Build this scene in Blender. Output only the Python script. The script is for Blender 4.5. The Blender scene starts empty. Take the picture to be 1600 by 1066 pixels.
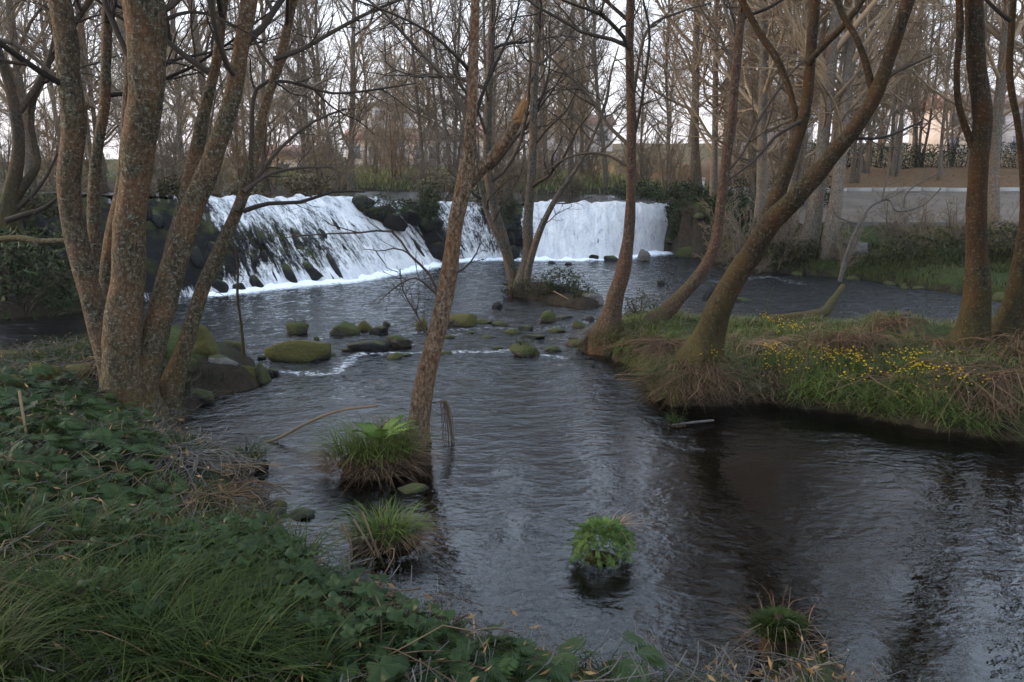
import bpy, math, random
import numpy as np
from mathutils import Vector

# ------------------------------------------------------------------ camera, sky, sun, exposure
scn = bpy.context.scene
C = scn.collection
rng = np.random.default_rng(11)
random.seed(11)
R = math.radians
FPX = 1300.0                      # focal length in photo pixels (1600 wide)
HOR = 245.0
EYE = 3.0
PITCH = math.atan((533 - HOR) / FPX)

cam_d = bpy.data.cameras.new('camera')
cam = bpy.data.objects.new('camera', cam_d)
C.objects.link(cam)
cam.location = (0, 0, EYE)
cam.rotation_euler = (math.pi / 2 - PITCH, 0, 0)
cam_d.sensor_width = 36
cam_d.lens = 36 * FPX / 1600
cam_d.clip_start = 0.05
cam_d.clip_end = 2000
scn.camera = cam

SUN_EL, SUN_ROT = R(16), R(278)        # low evening sun behind the left shoulder, veiled
world = bpy.data.worlds.new('World')
scn.world = world
world.use_nodes = True
wn = world.node_tree
bg = wn.nodes['Background']
sky = wn.nodes.new('ShaderNodeTexSky')
sky.sky_type = 'NISHITA'
sky.sun_disc = False
sky.sun_elevation = SUN_EL
sky.sun_rotation = SUN_ROT
sky.air_density = 1.0
sky.dust_density = 4.0
sky.ozone_density = 1.5
hsv = wn.nodes.new('ShaderNodeHueSaturation')
hsv.inputs['Saturation'].default_value = 0.6
wn.links.new(sky.outputs[0], hsv.inputs['Color'])
# a thin even layer of evening cloud over the clear sky, paler towards the horizon
wtc = wn.nodes.new('ShaderNodeTexCoord')
wsep = wn.nodes.new('ShaderNodeSeparateXYZ'); wn.links.new(wtc.outputs['Generated'], wsep.inputs[0])
wrp = wn.nodes.new('ShaderNodeValToRGB'); wn.links.new(wsep.outputs[2], wrp.inputs[0])
e = wrp.color_ramp.elements
e[0].position = 0.0; e[0].color = (1.15, 1.10, 1.13, 1); e[1].position = .5; e[1].color = (1.44, 1.78, 2.25, 1)
wmu = wn.nodes.new('ShaderNodeMix'); wmu.data_type = 'RGBA'; wmu.blend_type = 'MULTIPLY'; wmu.inputs[0].default_value = 1.0
wn.links.new(wrp.outputs[0], wmu.inputs[6]); wmu.inputs[7].default_value = (4.4, 4.4, 4.4, 1)
wmx = wn.nodes.new('ShaderNodeMix'); wmx.data_type = 'RGBA'; wmx.inputs[0].default_value = .75
wn.links.new(hsv.outputs[0], wmx.inputs[6]); wn.links.new(wmu.outputs[2], wmx.inputs[7])
wn.links.new(wmx.outputs[2], bg.inputs[0])
bg.inputs[1].default_value = 0.15

sd = bpy.data.lights.new('sun', 'SUN')
sun = bpy.data.objects.new('sun', sd)
C.objects.link(sun)
sd.energy = 2.0
sd.angle = R(12)
sd.color = (1.0, 0.76, 0.52)
az = SUN_ROT
sdir = Vector((math.sin(az) * math.cos(SUN_EL), math.cos(az) * math.cos(SUN_EL), math.sin(SUN_EL)))
sun.rotation_euler = (-sdir).to_track_quat('-Z', 'Y').to_euler()

scn.view_settings.view_transform = 'Standard'
scn.view_settings.look = 'None'
scn.view_settings.gamma = 1
scn.view_settings.exposure = 1.15
scn.render.engine = 'CYCLES'
scn.cycles.max_bounces = 6
scn.cycles.diffuse_bounces = 3
scn.cycles.glossy_bounces = 3
scn.cycles.transparent_max_bounces = 10
scn.cycles.use_denoising = True
scn.cycles.caustics_reflective = False
scn.cycles.caustics_refractive = False

# ------------------------------------------------------------------ pixel -> place
FW = np.array([0, math.cos(PITCH), -math.sin(PITCH)])
UP = np.array([0, math.sin(PITCH), math.cos(PITCH)])
CAM = np.array([0, 0, EYE])
def ray(px, py):
    return FW + (px - 800) / FPX * np.array([1., 0, 0]) + (533 - py) / FPX * UP
def A(px, py, D):                 # point on a pixel's ray at world depth D
    d = ray(px, py); s = D / d[1]
    return CAM + s * d, s
def G(px, py, z=0.0):             # point on a pixel's ray at height z
    d = ray(px, py); s = (z - EYE) / d[2]
    return CAM + s * d
def GS(px, py, z=0.0):
    d = ray(px, py); return (z - EYE) / d[2]

# ------------------------------------------------------------------ noise
def _h(ix, iy, iz):
    n = (ix.astype(np.int64) * 73856093) ^ (iy.astype(np.int64) * 19349663) ^ (iz.astype(np.int64) * 83492791)
    n = (n ^ (n >> 13)) * 1274126177 & 0x7fffffff
    return ((n ^ (n >> 16)) & 0xffff) / 32767.5 - 1.0
def vn(x, y, z=None):
    x = np.asarray(x, float); y = np.asarray(y, float)
    z = np.zeros_like(x) if z is None else np.asarray(z, float)
    ix, iy, iz = np.floor(x), np.floor(y), np.floor(z)
    fx, fy, fz = x - ix, y - iy, z - iz
    fx, fy, fz = [f * f * (3 - 2 * f) for f in (fx, fy, fz)]
    r = 0
    for a in (0, 1):
        for b in (0, 1):
            for c in (0, 1):
                w = (fx if a else 1 - fx) * (fy if b else 1 - fy) * (fz if c else 1 - fz)
                r = r + w * _h(ix + a, iy + b, iz + c)
    return r
def fbm(x, y, z=None, o=4):
    r, a = 0, 1.0
    for k in range(o):
        f = 2.03 ** k
        r = r + a * vn(np.asarray(x) * f + 17 * k, np.asarray(y) * f + 5 * k, None if z is None else np.asarray(z) * f)
        a *= .5
    return r
def sstep(a, b, x):
    t = np.clip((x - a) / (b - a), 0, 1); return t * t * (3 - 2 * t)

# ------------------------------------------------------------------ mesh helpers
def mesh_np(name, V, F, smooth=False, attr=None):
    """V (n,3); F list of int arrays (m,k)"""
    me = bpy.data.meshes.new(name)
    V = np.asarray(V, np.float32).reshape(-1, 3)
    F = [np.asarray(f, np.int32) for f in F if len(f)]
    me.vertices.add(len(V)); me.vertices.foreach_set('co', V.ravel())
    nl = sum(f.size for f in F); nf = sum(len(f) for f in F)
    me.loops.add(nl); me.polygons.add(nf)
    me.loops.foreach_set('vertex_index', np.concatenate([f.ravel() for f in F]))
    tot = np.concatenate([np.full(len(f), f.shape[1], np.int32) for f in F])
    st = np.concatenate([[0], np.cumsum(tot)[:-1]]).astype(np.int32)
    me.polygons.foreach_set('loop_start', st)
    me.polygons.foreach_set('loop_total', tot)
    if smooth: me.polygons.foreach_set('use_smooth', np.ones(nf, bool))
    me.update(calc_edges=True)
    if attr:
        for k, v in attr.items():
            a = me.color_attributes.new(k, 'FLOAT_COLOR', 'POINT')
            c = np.ones((len(V), 4), np.float32); c[:, :v.shape[1]] = v
            a.data.foreach_set('color', c.ravel())
    return me
class MB:
    def __init__(s): s.V = []; s.F = []; s.n = 0
    def add(s, V, F):
        V = np.asarray(V, float).reshape(-1, 3)
        if len(V) == 0: return
        s.V.append(V)
        for f in F: s.F.append(np.asarray(f) + s.n)
        s.n += len(V)
    def tubes(s, P, Rr, sides=3):
        s.add(*tubes(P, Rr, sides))
    def build(s, name, mat, parent=None, smooth=True, origin=None, attr=None):
        V = np.concatenate(s.V) if s.V else np.zeros((0, 3))
        if origin is not None: V = V - np.asarray(origin)
        return link(name, mesh_np(name, V, s.F, smooth, attr), mat, parent)
def link(name, me, mat=None, parent=None, loc=None):
    o = bpy.data.objects.new(name, me)
    C.objects.link(o)
    if mat is not None and len(me.materials) == 0: me.materials.append(mat)
    if parent is not None: o.parent = parent
    if loc is not None: o.location = loc
    return o
def tag(o, label=None, cat=None, group=None, kind=None):
    if label: o['label'] = label
    if cat: o['category'] = cat
    if group: o['group'] = group
    if kind: o['kind'] = kind
    return o
def thing(name, label, cat, loc=(0, 0, 0), group=None):
    o = bpy.data.objects.new(name, None); o.empty_display_size = .1
    C.objects.link(o); o.location = tuple(float(v) for v in loc)
    return tag(o, label, cat, group)
def dup(root, loc, rz=0, sc=1.0, label=None, group=None, rot=None):
    r = root.copy(); C.objects.link(r)
    r.location = tuple(float(v) for v in loc); r.rotation_euler = rot or (0, 0, rz)
    r.scale = (sc, sc, sc)
    if label: r['label'] = label
    if group: r['group'] = group
    for ch in list(root.children):
        c = ch.copy(); C.objects.link(c); c.parent = r
        for g in list(ch.children):
            d = g.copy(); C.objects.link(d); d.parent = c
    return r
def drop(root):
    for ch in list(root.children):
        for g in list(ch.children): bpy.data.objects.remove(g)
        bpy.data.objects.remove(ch)
    bpy.data.objects.remove(root)
def tubes(P, Rr, sides=3, disp=None):
    P = np.asarray(P, float); Rr = np.asarray(Rr, float)
    if P.ndim == 2: P = P[None]; Rr = Rr[None]
    N, n, _ = P.shape
    if N == 0: return np.zeros((0, 3)), []
    T = np.gradient(P, axis=1)
    T /= np.linalg.norm(T, axis=2, keepdims=True) + 1e-9
    m = np.abs(T.mean(1)); ax = m.argmin(1)
    ref = np.eye(3)[ax][:, None, :]
    U = np.cross(T, ref); U /= np.linalg.norm(U, axis=2, keepdims=True) + 1e-9
    W = np.cross(T, U)
    a = np.arange(sides) * 2 * math.pi / sides
    ring = P[:, :, None, :] + Rr[:, :, None, None] * (np.cos(a)[None, None, :, None] * U[:, :, None, :] + np.sin(a)[None, None, :, None] * W[:, :, None, :])
    if disp is not None: ring = ring + disp(ring, P, Rr)
    base = (np.arange(N) * n * sides)[:, None, None]
    i = np.arange(n - 1)[None, :, None] * sides
    j = np.arange(sides)[None, None, :]; j2 = (j + 1) % sides
    q = np.stack([base + i + j, base + i + j2, base + i + sides + j2, base + i + sides + j], -1).reshape(-1, 4)
    return ring.reshape(-1, 3), [q]
def grow(P, Rr, nch, l0, l1, a0, a1, nseg, trop, wig, tmin=.2, tmax=1.0, rk=.55, rmin=.003, rel=True, droop=0.0):
    """children of N parent polylines, vectorised"""
    N, n, _ = P.shape
    M = N * nch
    idx = np.repeat(np.arange(N), nch)
    t = tmin + (tmax - tmin) * (np.tile((np.arange(nch) + .5) / nch, N) + rng.uniform(-.5, .5, M) / nch)
    t = np.clip(t, 0, .999)
    f = t * (n - 1); k = np.floor(f).astype(int); fr = (f - k)[:, None]
    b = P[idx, k] * (1 - fr) + P[idx, k + 1] * fr
    tg = P[idx, k + 1] - P[idx, k]; tg /= np.linalg.norm(tg, axis=1, keepdims=True) + 1e-9
    rb = Rr[idx, k] * (1 - fr[:, 0]) + Rr[idx, k + 1] * fr[:, 0]
    pl = np.linalg.norm(np.diff(P, axis=1), axis=2).sum(1)[idx]
    L = rng.uniform(l0, l1, M) * (pl if rel else 1.0) * (1 - .55 * t)
    rv = rng.normal(size=(M, 3)); pp = rv - (rv * tg).sum(1, keepdims=True) * tg
    pp /= np.linalg.norm(pp, axis=1, keepdims=True) + 1e-9
    an = rng.uniform(a0, a1, M)[:, None]
    d = np.cos(an) * tg + np.sin(an) * pp
    out = np.zeros((M, nseg + 1, 3)); out[:, 0] = b
    st = (L / nseg)[:, None]
    for s in range(nseg):
        out[:, s + 1] = out[:, s] + d * st
        d = d + rng.normal(size=(M, 3)) * wig
        d[:, 2] += trop - droop * (s / nseg)
        d /= np.linalg.norm(d, axis=1, keepdims=True)
    r0 = np.clip(np.minimum(rb * .8, L * .014 * rk / .55), rmin, None)
    rr = r0[:, None] * np.linspace(1, .3, nseg + 1)[None] ** 1.0
    rr = np.clip(rr, rmin * .7, None)
    return out, rr
def catmull(P, step):
    P = np.asarray(P, float); n = len(P)
    Q = np.vstack([2 * P[0] - P[1], P, 2 * P[-1] - P[-2]])
    out = []
    for i in range(n - 1):
        p0, p1, p2, p3 = Q[i:i + 4]
        m = max(2, int(np.linalg.norm((p2 - p1)[:3]) / step))
        t = (np.arange(m) / m)[:, None]
        out.append(.5 * (2 * p1 + (p2 - p0) * t + (2 * p0 - 5 * p1 + 4 * p2 - p3) * t ** 2 + (3 * p1 - p0 - 3 * p2 + p3) * t ** 3))
    out.append(P[-1:])
    return np.vstack(out)
def resample(P, n):
    d = np.concatenate([[0], np.cumsum(np.linalg.norm(np.diff(P[:, :3], axis=0), axis=1))])
    t = np.linspace(0, d[-1], n)
    return np.stack([np.interp(t, d, P[:, k]) for k in range(P.shape[1])], 1)
def blades(p, h, w, bend, az=None, lv=4):
    """grass blades, vectorised -> V, F"""
    n = len(p)
    az = rng.uniform(0, 2 * math.pi, n) if az is None else az
    d = np.stack([np.cos(az), np.sin(az), np.zeros(n)], 1); sd_ = np.stack([-d[:, 1], d[:, 0], d[:, 2]], 1)
    V = np.zeros((n, lv, 2, 3))
    for k in range(lv):
        t = k / (lv - 1)
        c = p + d * (h * bend * t ** 2)[:, None] + np.array([0, 0, 1.]) * (h * (t - .45 * bend * t ** 2.5))[:, None]
        ww = (w * (1 - t ** 1.6) * .5 + .0006)[:, None]
        V[:, k, 0] = c - sd_ * ww; V[:, k, 1] = c + sd_ * ww
    b = (np.arange(n) * lv * 2)[:, None]; k = np.arange(lv - 1)[None] * 2
    q = np.stack([b + k, b + k + 1, b + k + 3, b + k + 2], -1).reshape(-1, 4)
    return V.reshape(-1, 3), [q]
def leafcards(p, size, nrm=None, asp=.6, fold=.15):
    n = len(p)
    N_ = rng.normal(size=(n, 3)); N_[:, 2] = np.abs(N_[:, 2]) + .3
    if nrm is not None: N_ = N_ * .6 + nrm
    N_ /= np.linalg.norm(N_, axis=1, keepdims=True)
    r = rng.normal(size=(n, 3)); u = np.cross(N_, r); u /= np.linalg.norm(u, axis=1, keepdims=True); v = np.cross(N_, u)
    s = np.broadcast_to(size, (n,))[:, None]
    V = np.stack([p - u * s, p + v * s * asp * .5 - N_ * s * fold, p + u * s, p - v * s * asp * .5 - N_ * s * fold], 1)
    q = np.arange(n * 4).reshape(-1, 4)
    return V.reshape(-1, 3), [np.concatenate([q[:, [0, 1, 2]], q[:, [0, 2, 3]]])]

# ------------------------------------------------------------------ materials
def N(nt, t, ins=None, **props):
    nd = nt.nodes.new(t)
    for k, v in props.items(): setattr(nd, k, v)
    for k, v in (ins or {}).items():
        if isinstance(v, tuple) and len(v) == 2 and hasattr(v[0], 'outputs'): nt.links.new(v[0].outputs[v[1]], nd.inputs[k])
        elif hasattr(v, 'outputs'): nt.links.new(v.outputs[0], nd.inputs[k])
        else: nd.inputs[k].default_value = v
    return nd
def col(c): return (c[0], c[1], c[2], 1)
def mixc(nt, f, a, b, mode='MIX'):
    nd = nt.nodes.new('ShaderNodeMix'); nd.data_type = 'RGBA'; nd.blend_type = mode
    for i, v in ((0, f), (6, a), (7, b)):
        if isinstance(v, tuple) and len(v) == 2 and hasattr(v[0], 'outputs'): nt.links.new(v[0].outputs[v[1]], nd.inputs[i])
        elif hasattr(v, 'outputs'): nt.links.new(v.outputs[0], nd.inputs[i])
        elif i == 0: nd.inputs[0].default_value = v
        else: nd.inputs[i].default_value = col(v)
    return (nd, 2)
def ramp(nt, f, stops):
    nd = N(nt, 'ShaderNodeValToRGB', {0: f})
    e = nd.color_ramp.elements
    while len(e) < len(stops): e.new(.5)
    for s, (p, c) in zip(e, stops):
        s.position = p; s.color = col(c) if not isinstance(c, (int, float)) else (c, c, c, 1)
    return (nd, 0)
def mth(nt, op, a, b=0.0, clamp=False):
    return (N(nt, 'ShaderNodeMath', {0: a, 1: b}, operation=op, use_clamp=clamp), 0)
def noise(nt, vec, scale, detail=4, rough=.55, dist=0.0):
    return (N(nt, 'ShaderNodeTexNoise', {'Vector': vec, 'Scale': scale, 'Detail': detail, 'Roughness': rough, 'Distortion': dist}), 0)
def newmat(name):
    m = bpy.data.materials.new(name); m.use_nodes = True
    nt = m.node_tree; nt.nodes.clear()
    out = nt.nodes.new('ShaderNodeOutputMaterial')
    return m, nt, out
def finish(nt, out, **ins):
    b = N(nt, 'ShaderNodeBsdfPrincipled', {k.replace('_', ' '): v for k, v in ins.items()})
    nt.links.new(b.outputs[0], out.inputs[0]); return b
def objvec(nt, sc=(1, 1, 1)):
    tc = nt.nodes.new('ShaderNodeTexCoord')
    return (N(nt, 'ShaderNodeMapping', {'Vector': (tc, 'Object'), 'Scale': sc}), 0)

def bark(name, dark, mid, light, moss=.3, lichen=.5, mossc=(.028, .027, .008), red=(.16, .07, .03), redamt=.4, bump=.5):
    m, nt, out = newmat(name)
    v = objvec(nt, (1, 1, .3)); v1 = objvec(nt)
    n1 = noise(nt, objvec(nt, (1, 1, .45)), 38, 8, .75); n2 = noise(nt, v1, 2.6, 3); n3 = noise(nt, objvec(nt, (1, 1, 1.6)), 24, 5, .7); n4 = noise(nt, v, 60, 3)
    c = ramp(nt, n1, [(.38, dark), (.5, mid), (.61, light)])
    c = mixc(nt, mth(nt, 'MULTIPLY', ramp(nt, n2, [(.42, 0), (.62, 1)]), redamt), c, red)
    li = mth(nt, 'MULTIPLY', ramp(nt, n3, [(.56, 0), (.63, 1)]), lichen)
    c = mixc(nt, li, c, (.19, .195, .16))
    geo = nt.nodes.new('ShaderNodeNewGeometry')
    nz = (N(nt, 'ShaderNodeSeparateXYZ', {0: (geo, 'Normal')}), 2)
    tz = (N(nt, 'ShaderNodeSeparateXYZ', {0: v1}), 2)
    low = (N(nt, 'ShaderNodeMapRange', {0: tz, 1: 0.0, 2: 1.6, 3: .55, 4: 0.0}), 0)
    up = (N(nt, 'ShaderNodeMapRange', {0: nz, 1: .2, 2: .8, 3: 0.0, 4: .38}), 0)
    mo = mth(nt, 'ADD', mth(nt, 'ADD', low, up), mth(nt, 'MULTIPLY_ADD', noise(nt, v1, 5, 5, .7), 1.6))
    nt.nodes[-1].inputs[2].default_value = -1.05 + moss
    mm = mo[0].inputs[1].links[0].from_node; mm.inputs[2].default_value = -1.0 + moss
    c = mixc(nt, mth(nt, 'MULTIPLY', mo, .9, True), c, mixc(nt, n4, mossc, tuple(x * 2.2 for x in mossc)))
    h = mth(nt, 'ADD', n1, mth(nt, 'MULTIPLY', n4, .35))
    bp = N(nt, 'ShaderNodeBump', {'Height': h, 'Strength': bump * 1.6, 'Distance': .035})
    finish(nt, out, Base_Color=c, Roughness=.9, Normal=bp, Specular_IOR_Level=.12)
    return m
M_ = {}
M_['alder'] = bark('alder_bark', (0.0140, 0.0114, 0.0074), (0.0527, 0.0405, 0.0240), (0.1154, 0.0907, 0.0554), -.08, .75, redamt=.36)
M_['birchy'] = bark('lean_bark', (0.0221, 0.0126, 0.0076), (0.0945, 0.0580, 0.0347), (0.2142, 0.1512, 0.1008), -.15, .6, redamt=.42, red=(0.1260, 0.0536, 0.0202))
M_['red'] = bark('red_bark', (0.0199, 0.0131, 0.0086), (0.0548, 0.0325, 0.0213), (0.0946, 0.0597, 0.0403), -.1, .35, redamt=.3, red=(0.0747, 0.0325, 0.0166))
M_['mossy'] = bark('mossy_bark', (0.0063, 0.0048, 0.0025), (0.0213, 0.0140, 0.0069), (0.0426, 0.0298, 0.0161), .12, .25, redamt=.75, red=(0.0397, 0.0167, 0.0055))
M_['grey'] = bark('grey_bark', (0.0200, 0.0176, 0.0152), (0.0560, 0.0480, 0.0384), (0.1120, 0.1000, 0.0800), .0, .4, redamt=.25)
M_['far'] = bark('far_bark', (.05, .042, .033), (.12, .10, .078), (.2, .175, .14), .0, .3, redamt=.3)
M_['log'] = bark('log_bark', (.012, .010, .006), (.035, .026, .014), (.075, .06, .035), .05, .3, redamt=.3)
M_['dark'] = bark('dark_bark', (0.0105, 0.0091, 0.0077), (0.0280, 0.0224, 0.0168), (0.0595, 0.0490, 0.0364), .2, .25, redamt=.2)
def plain(name, c0, c1, scale=30, rough=.85, bump=0, isl=.0, trans=0, obj_rand=0, spec=.1):
    m, nt, out = newmat(name)
    v = objvec(nt)
    n1 = noise(nt, v, scale, 4)
    f = n1
    geo = nt.nodes.new('ShaderNodeNewGeometry')
    if isl: f = mth(nt, 'ADD', mth(nt, 'MULTIPLY', n1, 1 - isl), mth(nt, 'MULTIPLY', (geo, 'Random Per Island'), isl))
    if obj_rand:
        oi = nt.nodes.new('ShaderNodeObjectInfo')
        f = mth(nt, 'ADD', mth(nt, 'MULTIPLY', f, 1 - obj_rand), mth(nt, 'MULTIPLY', (oi, 'Random'), obj_rand))
    c = ramp(nt, f, [(.2, c0), (.8, c1)])
    ins = dict(Base_Color=c, Roughness=rough, Specular_IOR_Level=spec)
    if bump: ins['Normal'] = N(nt, 'ShaderNodeBump', {'Height': n1, 'Strength': bump, 'Distance': .02})
    b = N(nt, 'ShaderNodeBsdfPrincipled', {k.replace('_', ' '): vv for k, vv in ins.items()})
    if trans:
        t = N(nt, 'ShaderNodeBsdfTranslucent', {0: c})
        x = N(nt, 'ShaderNodeMixShader', {0: trans, 1: b, 2: t}); nt.links.new(x.outputs[0], out.inputs[0])
    else: nt.links.new(b.outputs[0], out.inputs[0])
    return m
M_['twig'] = plain('twig_bark', (.02, .016, .013), (.06, .047, .036), 3, .9, isl=.6)
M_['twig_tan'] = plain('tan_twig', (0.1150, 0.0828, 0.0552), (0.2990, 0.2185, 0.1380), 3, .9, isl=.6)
M_['turf'] = plain('turf_blade', (.022, .042, .008), (.105, .135, .03), 2, .6, isl=.6, trans=.25)
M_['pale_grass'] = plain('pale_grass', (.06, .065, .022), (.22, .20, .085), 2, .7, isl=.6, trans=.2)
M_['bankweed'] = plain('bank_weed', (.016, .024, .006), (.085, .085, .028), 2, .7, isl=.7, trans=.2)
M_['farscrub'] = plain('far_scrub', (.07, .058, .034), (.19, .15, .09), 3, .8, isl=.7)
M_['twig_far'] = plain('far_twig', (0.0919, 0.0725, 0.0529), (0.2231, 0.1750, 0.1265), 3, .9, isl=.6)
M_['grass'] = plain('grass_blade', (0.0080, 0.0159, 0.0025), (0.0337, 0.0501, 0.0080), 2, .6, isl=.6, trans=.25)
M_['dry'] = plain('dead_stalk', (0.0700, 0.0455, 0.0280), (0.2100, 0.1470, 0.0910), 4, .8, isl=.6)
M_['reddry'] = plain('dead_red_stem', (0.0428, 0.0248, 0.0146), (0.1141, 0.0744, 0.0443), 4, .8, isl=.6)
M_['leaf'] = plain('herb_leaf', (0.0078, 0.0187, 0.0039), (0.0281, 0.0484, 0.0109), 9, .5, isl=.35, trans=.2, obj_rand=.35, spec=.15)
M_['leafl'] = plain('fern_leaf', (.028, .055, .010), (.095, .145, .035), 9, .55, isl=.5, trans=.25)
M_['ivy'] = plain('ivy_leaf', (0.0096, 0.0160, 0.0064), (0.0360, 0.0464, 0.0160), 3, .6, isl=.7)
M_['scrub'] = plain('scrub_leaf', (0.0176, 0.0192, 0.0080), (0.0600, 0.0560, 0.0224), 3, .7, isl=.7)
M_['daff'] = plain('yellow_petal', (.45, .30, .012), (.68, .52, .04), 3, .5, isl=.6, trans=.2)
M_['litter'] = plain('leaf_litter', (.03, .018, .01), (.14, .085, .045), 3, .85, isl=.8)
M_['tanleaf'] = plain('withered_leaf', (.09, .055, .025), (.24, .15, .07), 3, .8, isl=.7, trans=.2)
M_['post'] = plain('pale_paint', (.55, .53, .5), (.7, .68, .64), 4)
M_['wood'] = plain('broken_wood', (0.0992, 0.0465, 0.0186), (0.2232, 0.1178, 0.0496), 18, .8, bump=.4)
M_['deadwood'] = plain('grey_deadwood', (0.0350, 0.0315, 0.0280), (0.1050, 0.0945, 0.0840), 14, .85, bump=.4)
M_['kerb'] = plain('kerb_concrete', (.20, .185, .165), (.30, .28, .25), 6, .9, obj_rand=.3)

def rockmat(name, dark, light, moss, mossc=(.032, .036, .010), wet=.5):
    m, nt, out = newmat(name)
    tc = nt.nodes.new('ShaderNodeTexCoord'); geo = nt.nodes.new('ShaderNodeNewGeometry')
    v = (geo, 'Position')
    n1 = noise(nt, v, 9, 7, .65); n2 = noise(nt, v, 3, 4); n3 = noise(nt, v, 45, 3)
    c = ramp(nt, n1, [(.3, dark), (.68, light)])
    nz = (N(nt, 'ShaderNodeSeparateXYZ', {0: (geo, 'Normal')}), 2)
    mm = mth(nt, 'ADD', mth(nt, 'MULTIPLY', nz, 1.1), mth(nt, 'MULTIPLY', n2, 2.2))
    mf = (N(nt, 'ShaderNodeMapRange', {0: mm, 1: 2.0 - moss, 2: 2.35 - moss, 3: 0.0, 4: .95}), 0)
    c = mixc(nt, mf, c, mixc(nt, n3, tuple(x * .6 for x in mossc), tuple(x * 2.0 for x in mossc)))
    pz = (N(nt, 'ShaderNodeSeparateXYZ', {0: v}), 2)
    wl = (N(nt, 'ShaderNodeMapRange', {0: mth(nt, 'ADD', pz, mth(nt, 'MULTIPLY', n3, .04)), 1: .0, 2: .06, 3: .8, 4: 0.0}), 0)
    c = mixc(nt, wl, c, (.008, .008, .007))
    rg = (N(nt, 'ShaderNodeMapRange', {0: mf, 1: 0.0, 2: .9, 3: wet, 4: .95}), 0)
    h = mth(nt, 'ADD', n1, mth(nt, 'MULTIPLY', n3, .25))
    bp = N(nt, 'ShaderNodeBump', {'Height': h, 'Strength': 1.0, 'Distance': .07})
    finish(nt, out, Base_Color=c, Roughness=rg, Normal=bp, Specular_IOR_Level=.25)
    return m
M_['rock'] = rockmat('mossy_rock', (.012, .011, .009), (.060, .050, .036), 1.0)
M_['mossrock'] = rockmat('very_mossy_rock', (0.0108, 0.0102, 0.0084), (0.0420, 0.0396, 0.0330), 1.45, (.046, .042, .010))
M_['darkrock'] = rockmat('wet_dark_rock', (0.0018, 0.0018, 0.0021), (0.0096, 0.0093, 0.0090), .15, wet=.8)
M_['palerock'] = rockmat('pale_stone', (0.0600, 0.0540, 0.0480), (0.1620, 0.1500, 0.1320), .1, wet=.6)

def groundmat():
    m, nt, out = newmat('ground_soil')
    geo = nt.nodes.new('ShaderNodeNewGeometry'); v = (geo, 'Position')
    at = N(nt, 'ShaderNodeVertexColor', layer_name='cover')
    sp = N(nt, 'ShaderNodeSeparateColor', {0: (at, 0)})
    n1 = noise(nt, v, 1.2, 6, .65); n2 = noise(nt, v, 9, 6, .7); n3 = noise(nt, v, 40, 4, .7)
    nn = mth(nt, 'ADD', mth(nt, 'MULTIPLY', n2, .6), mth(nt, 'MULTIPLY', n3, .4))
    soil = ramp(nt, nn, [(.3, (0.0084, 0.0070, 0.0049)), (.55, (0.0280, 0.0217, 0.0154)), (.75, (0.0595, 0.0462, 0.0322))])
    grass = ramp(nt, nn, [(.3, (0.0118, 0.0167, 0.0059)), (.55, (0.0343, 0.0451, 0.0137)), (.75, (0.0735, 0.0784, 0.0294))])
    litter = ramp(nt, nn, [(.3, (.05, .028, .014)), (.55, (.14, .085, .045)), (.75, (.24, .16, .09))])
    bed = ramp(nt, nn, [(.3, (0.0210, 0.0168, 0.0112)), (.55, (0.0630, 0.0525, 0.0364)), (.75, (0.1190, 0.1015, 0.0770))])
    edge = lambda ch: mth(nt, 'MULTIPLY', mth(nt, 'SUBTRACT', mth(nt, 'ADD', (sp, ch), n1), .72), 4, True)
    c = mixc(nt, edge(0), soil, grass)
    c = mixc(nt, edge(1), c, litter)
    c = mixc(nt, (sp, 2), c, bed)
    bp = N(nt, 'ShaderNodeBump', {'Height': nn, 'Strength': .9, 'Distance': .08})
    finish(nt, out, Base_Color=c, Roughness=.95, Normal=bp, Specular_IOR_Level=.08)
    return m
M_['ground'] = groundmat()

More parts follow.
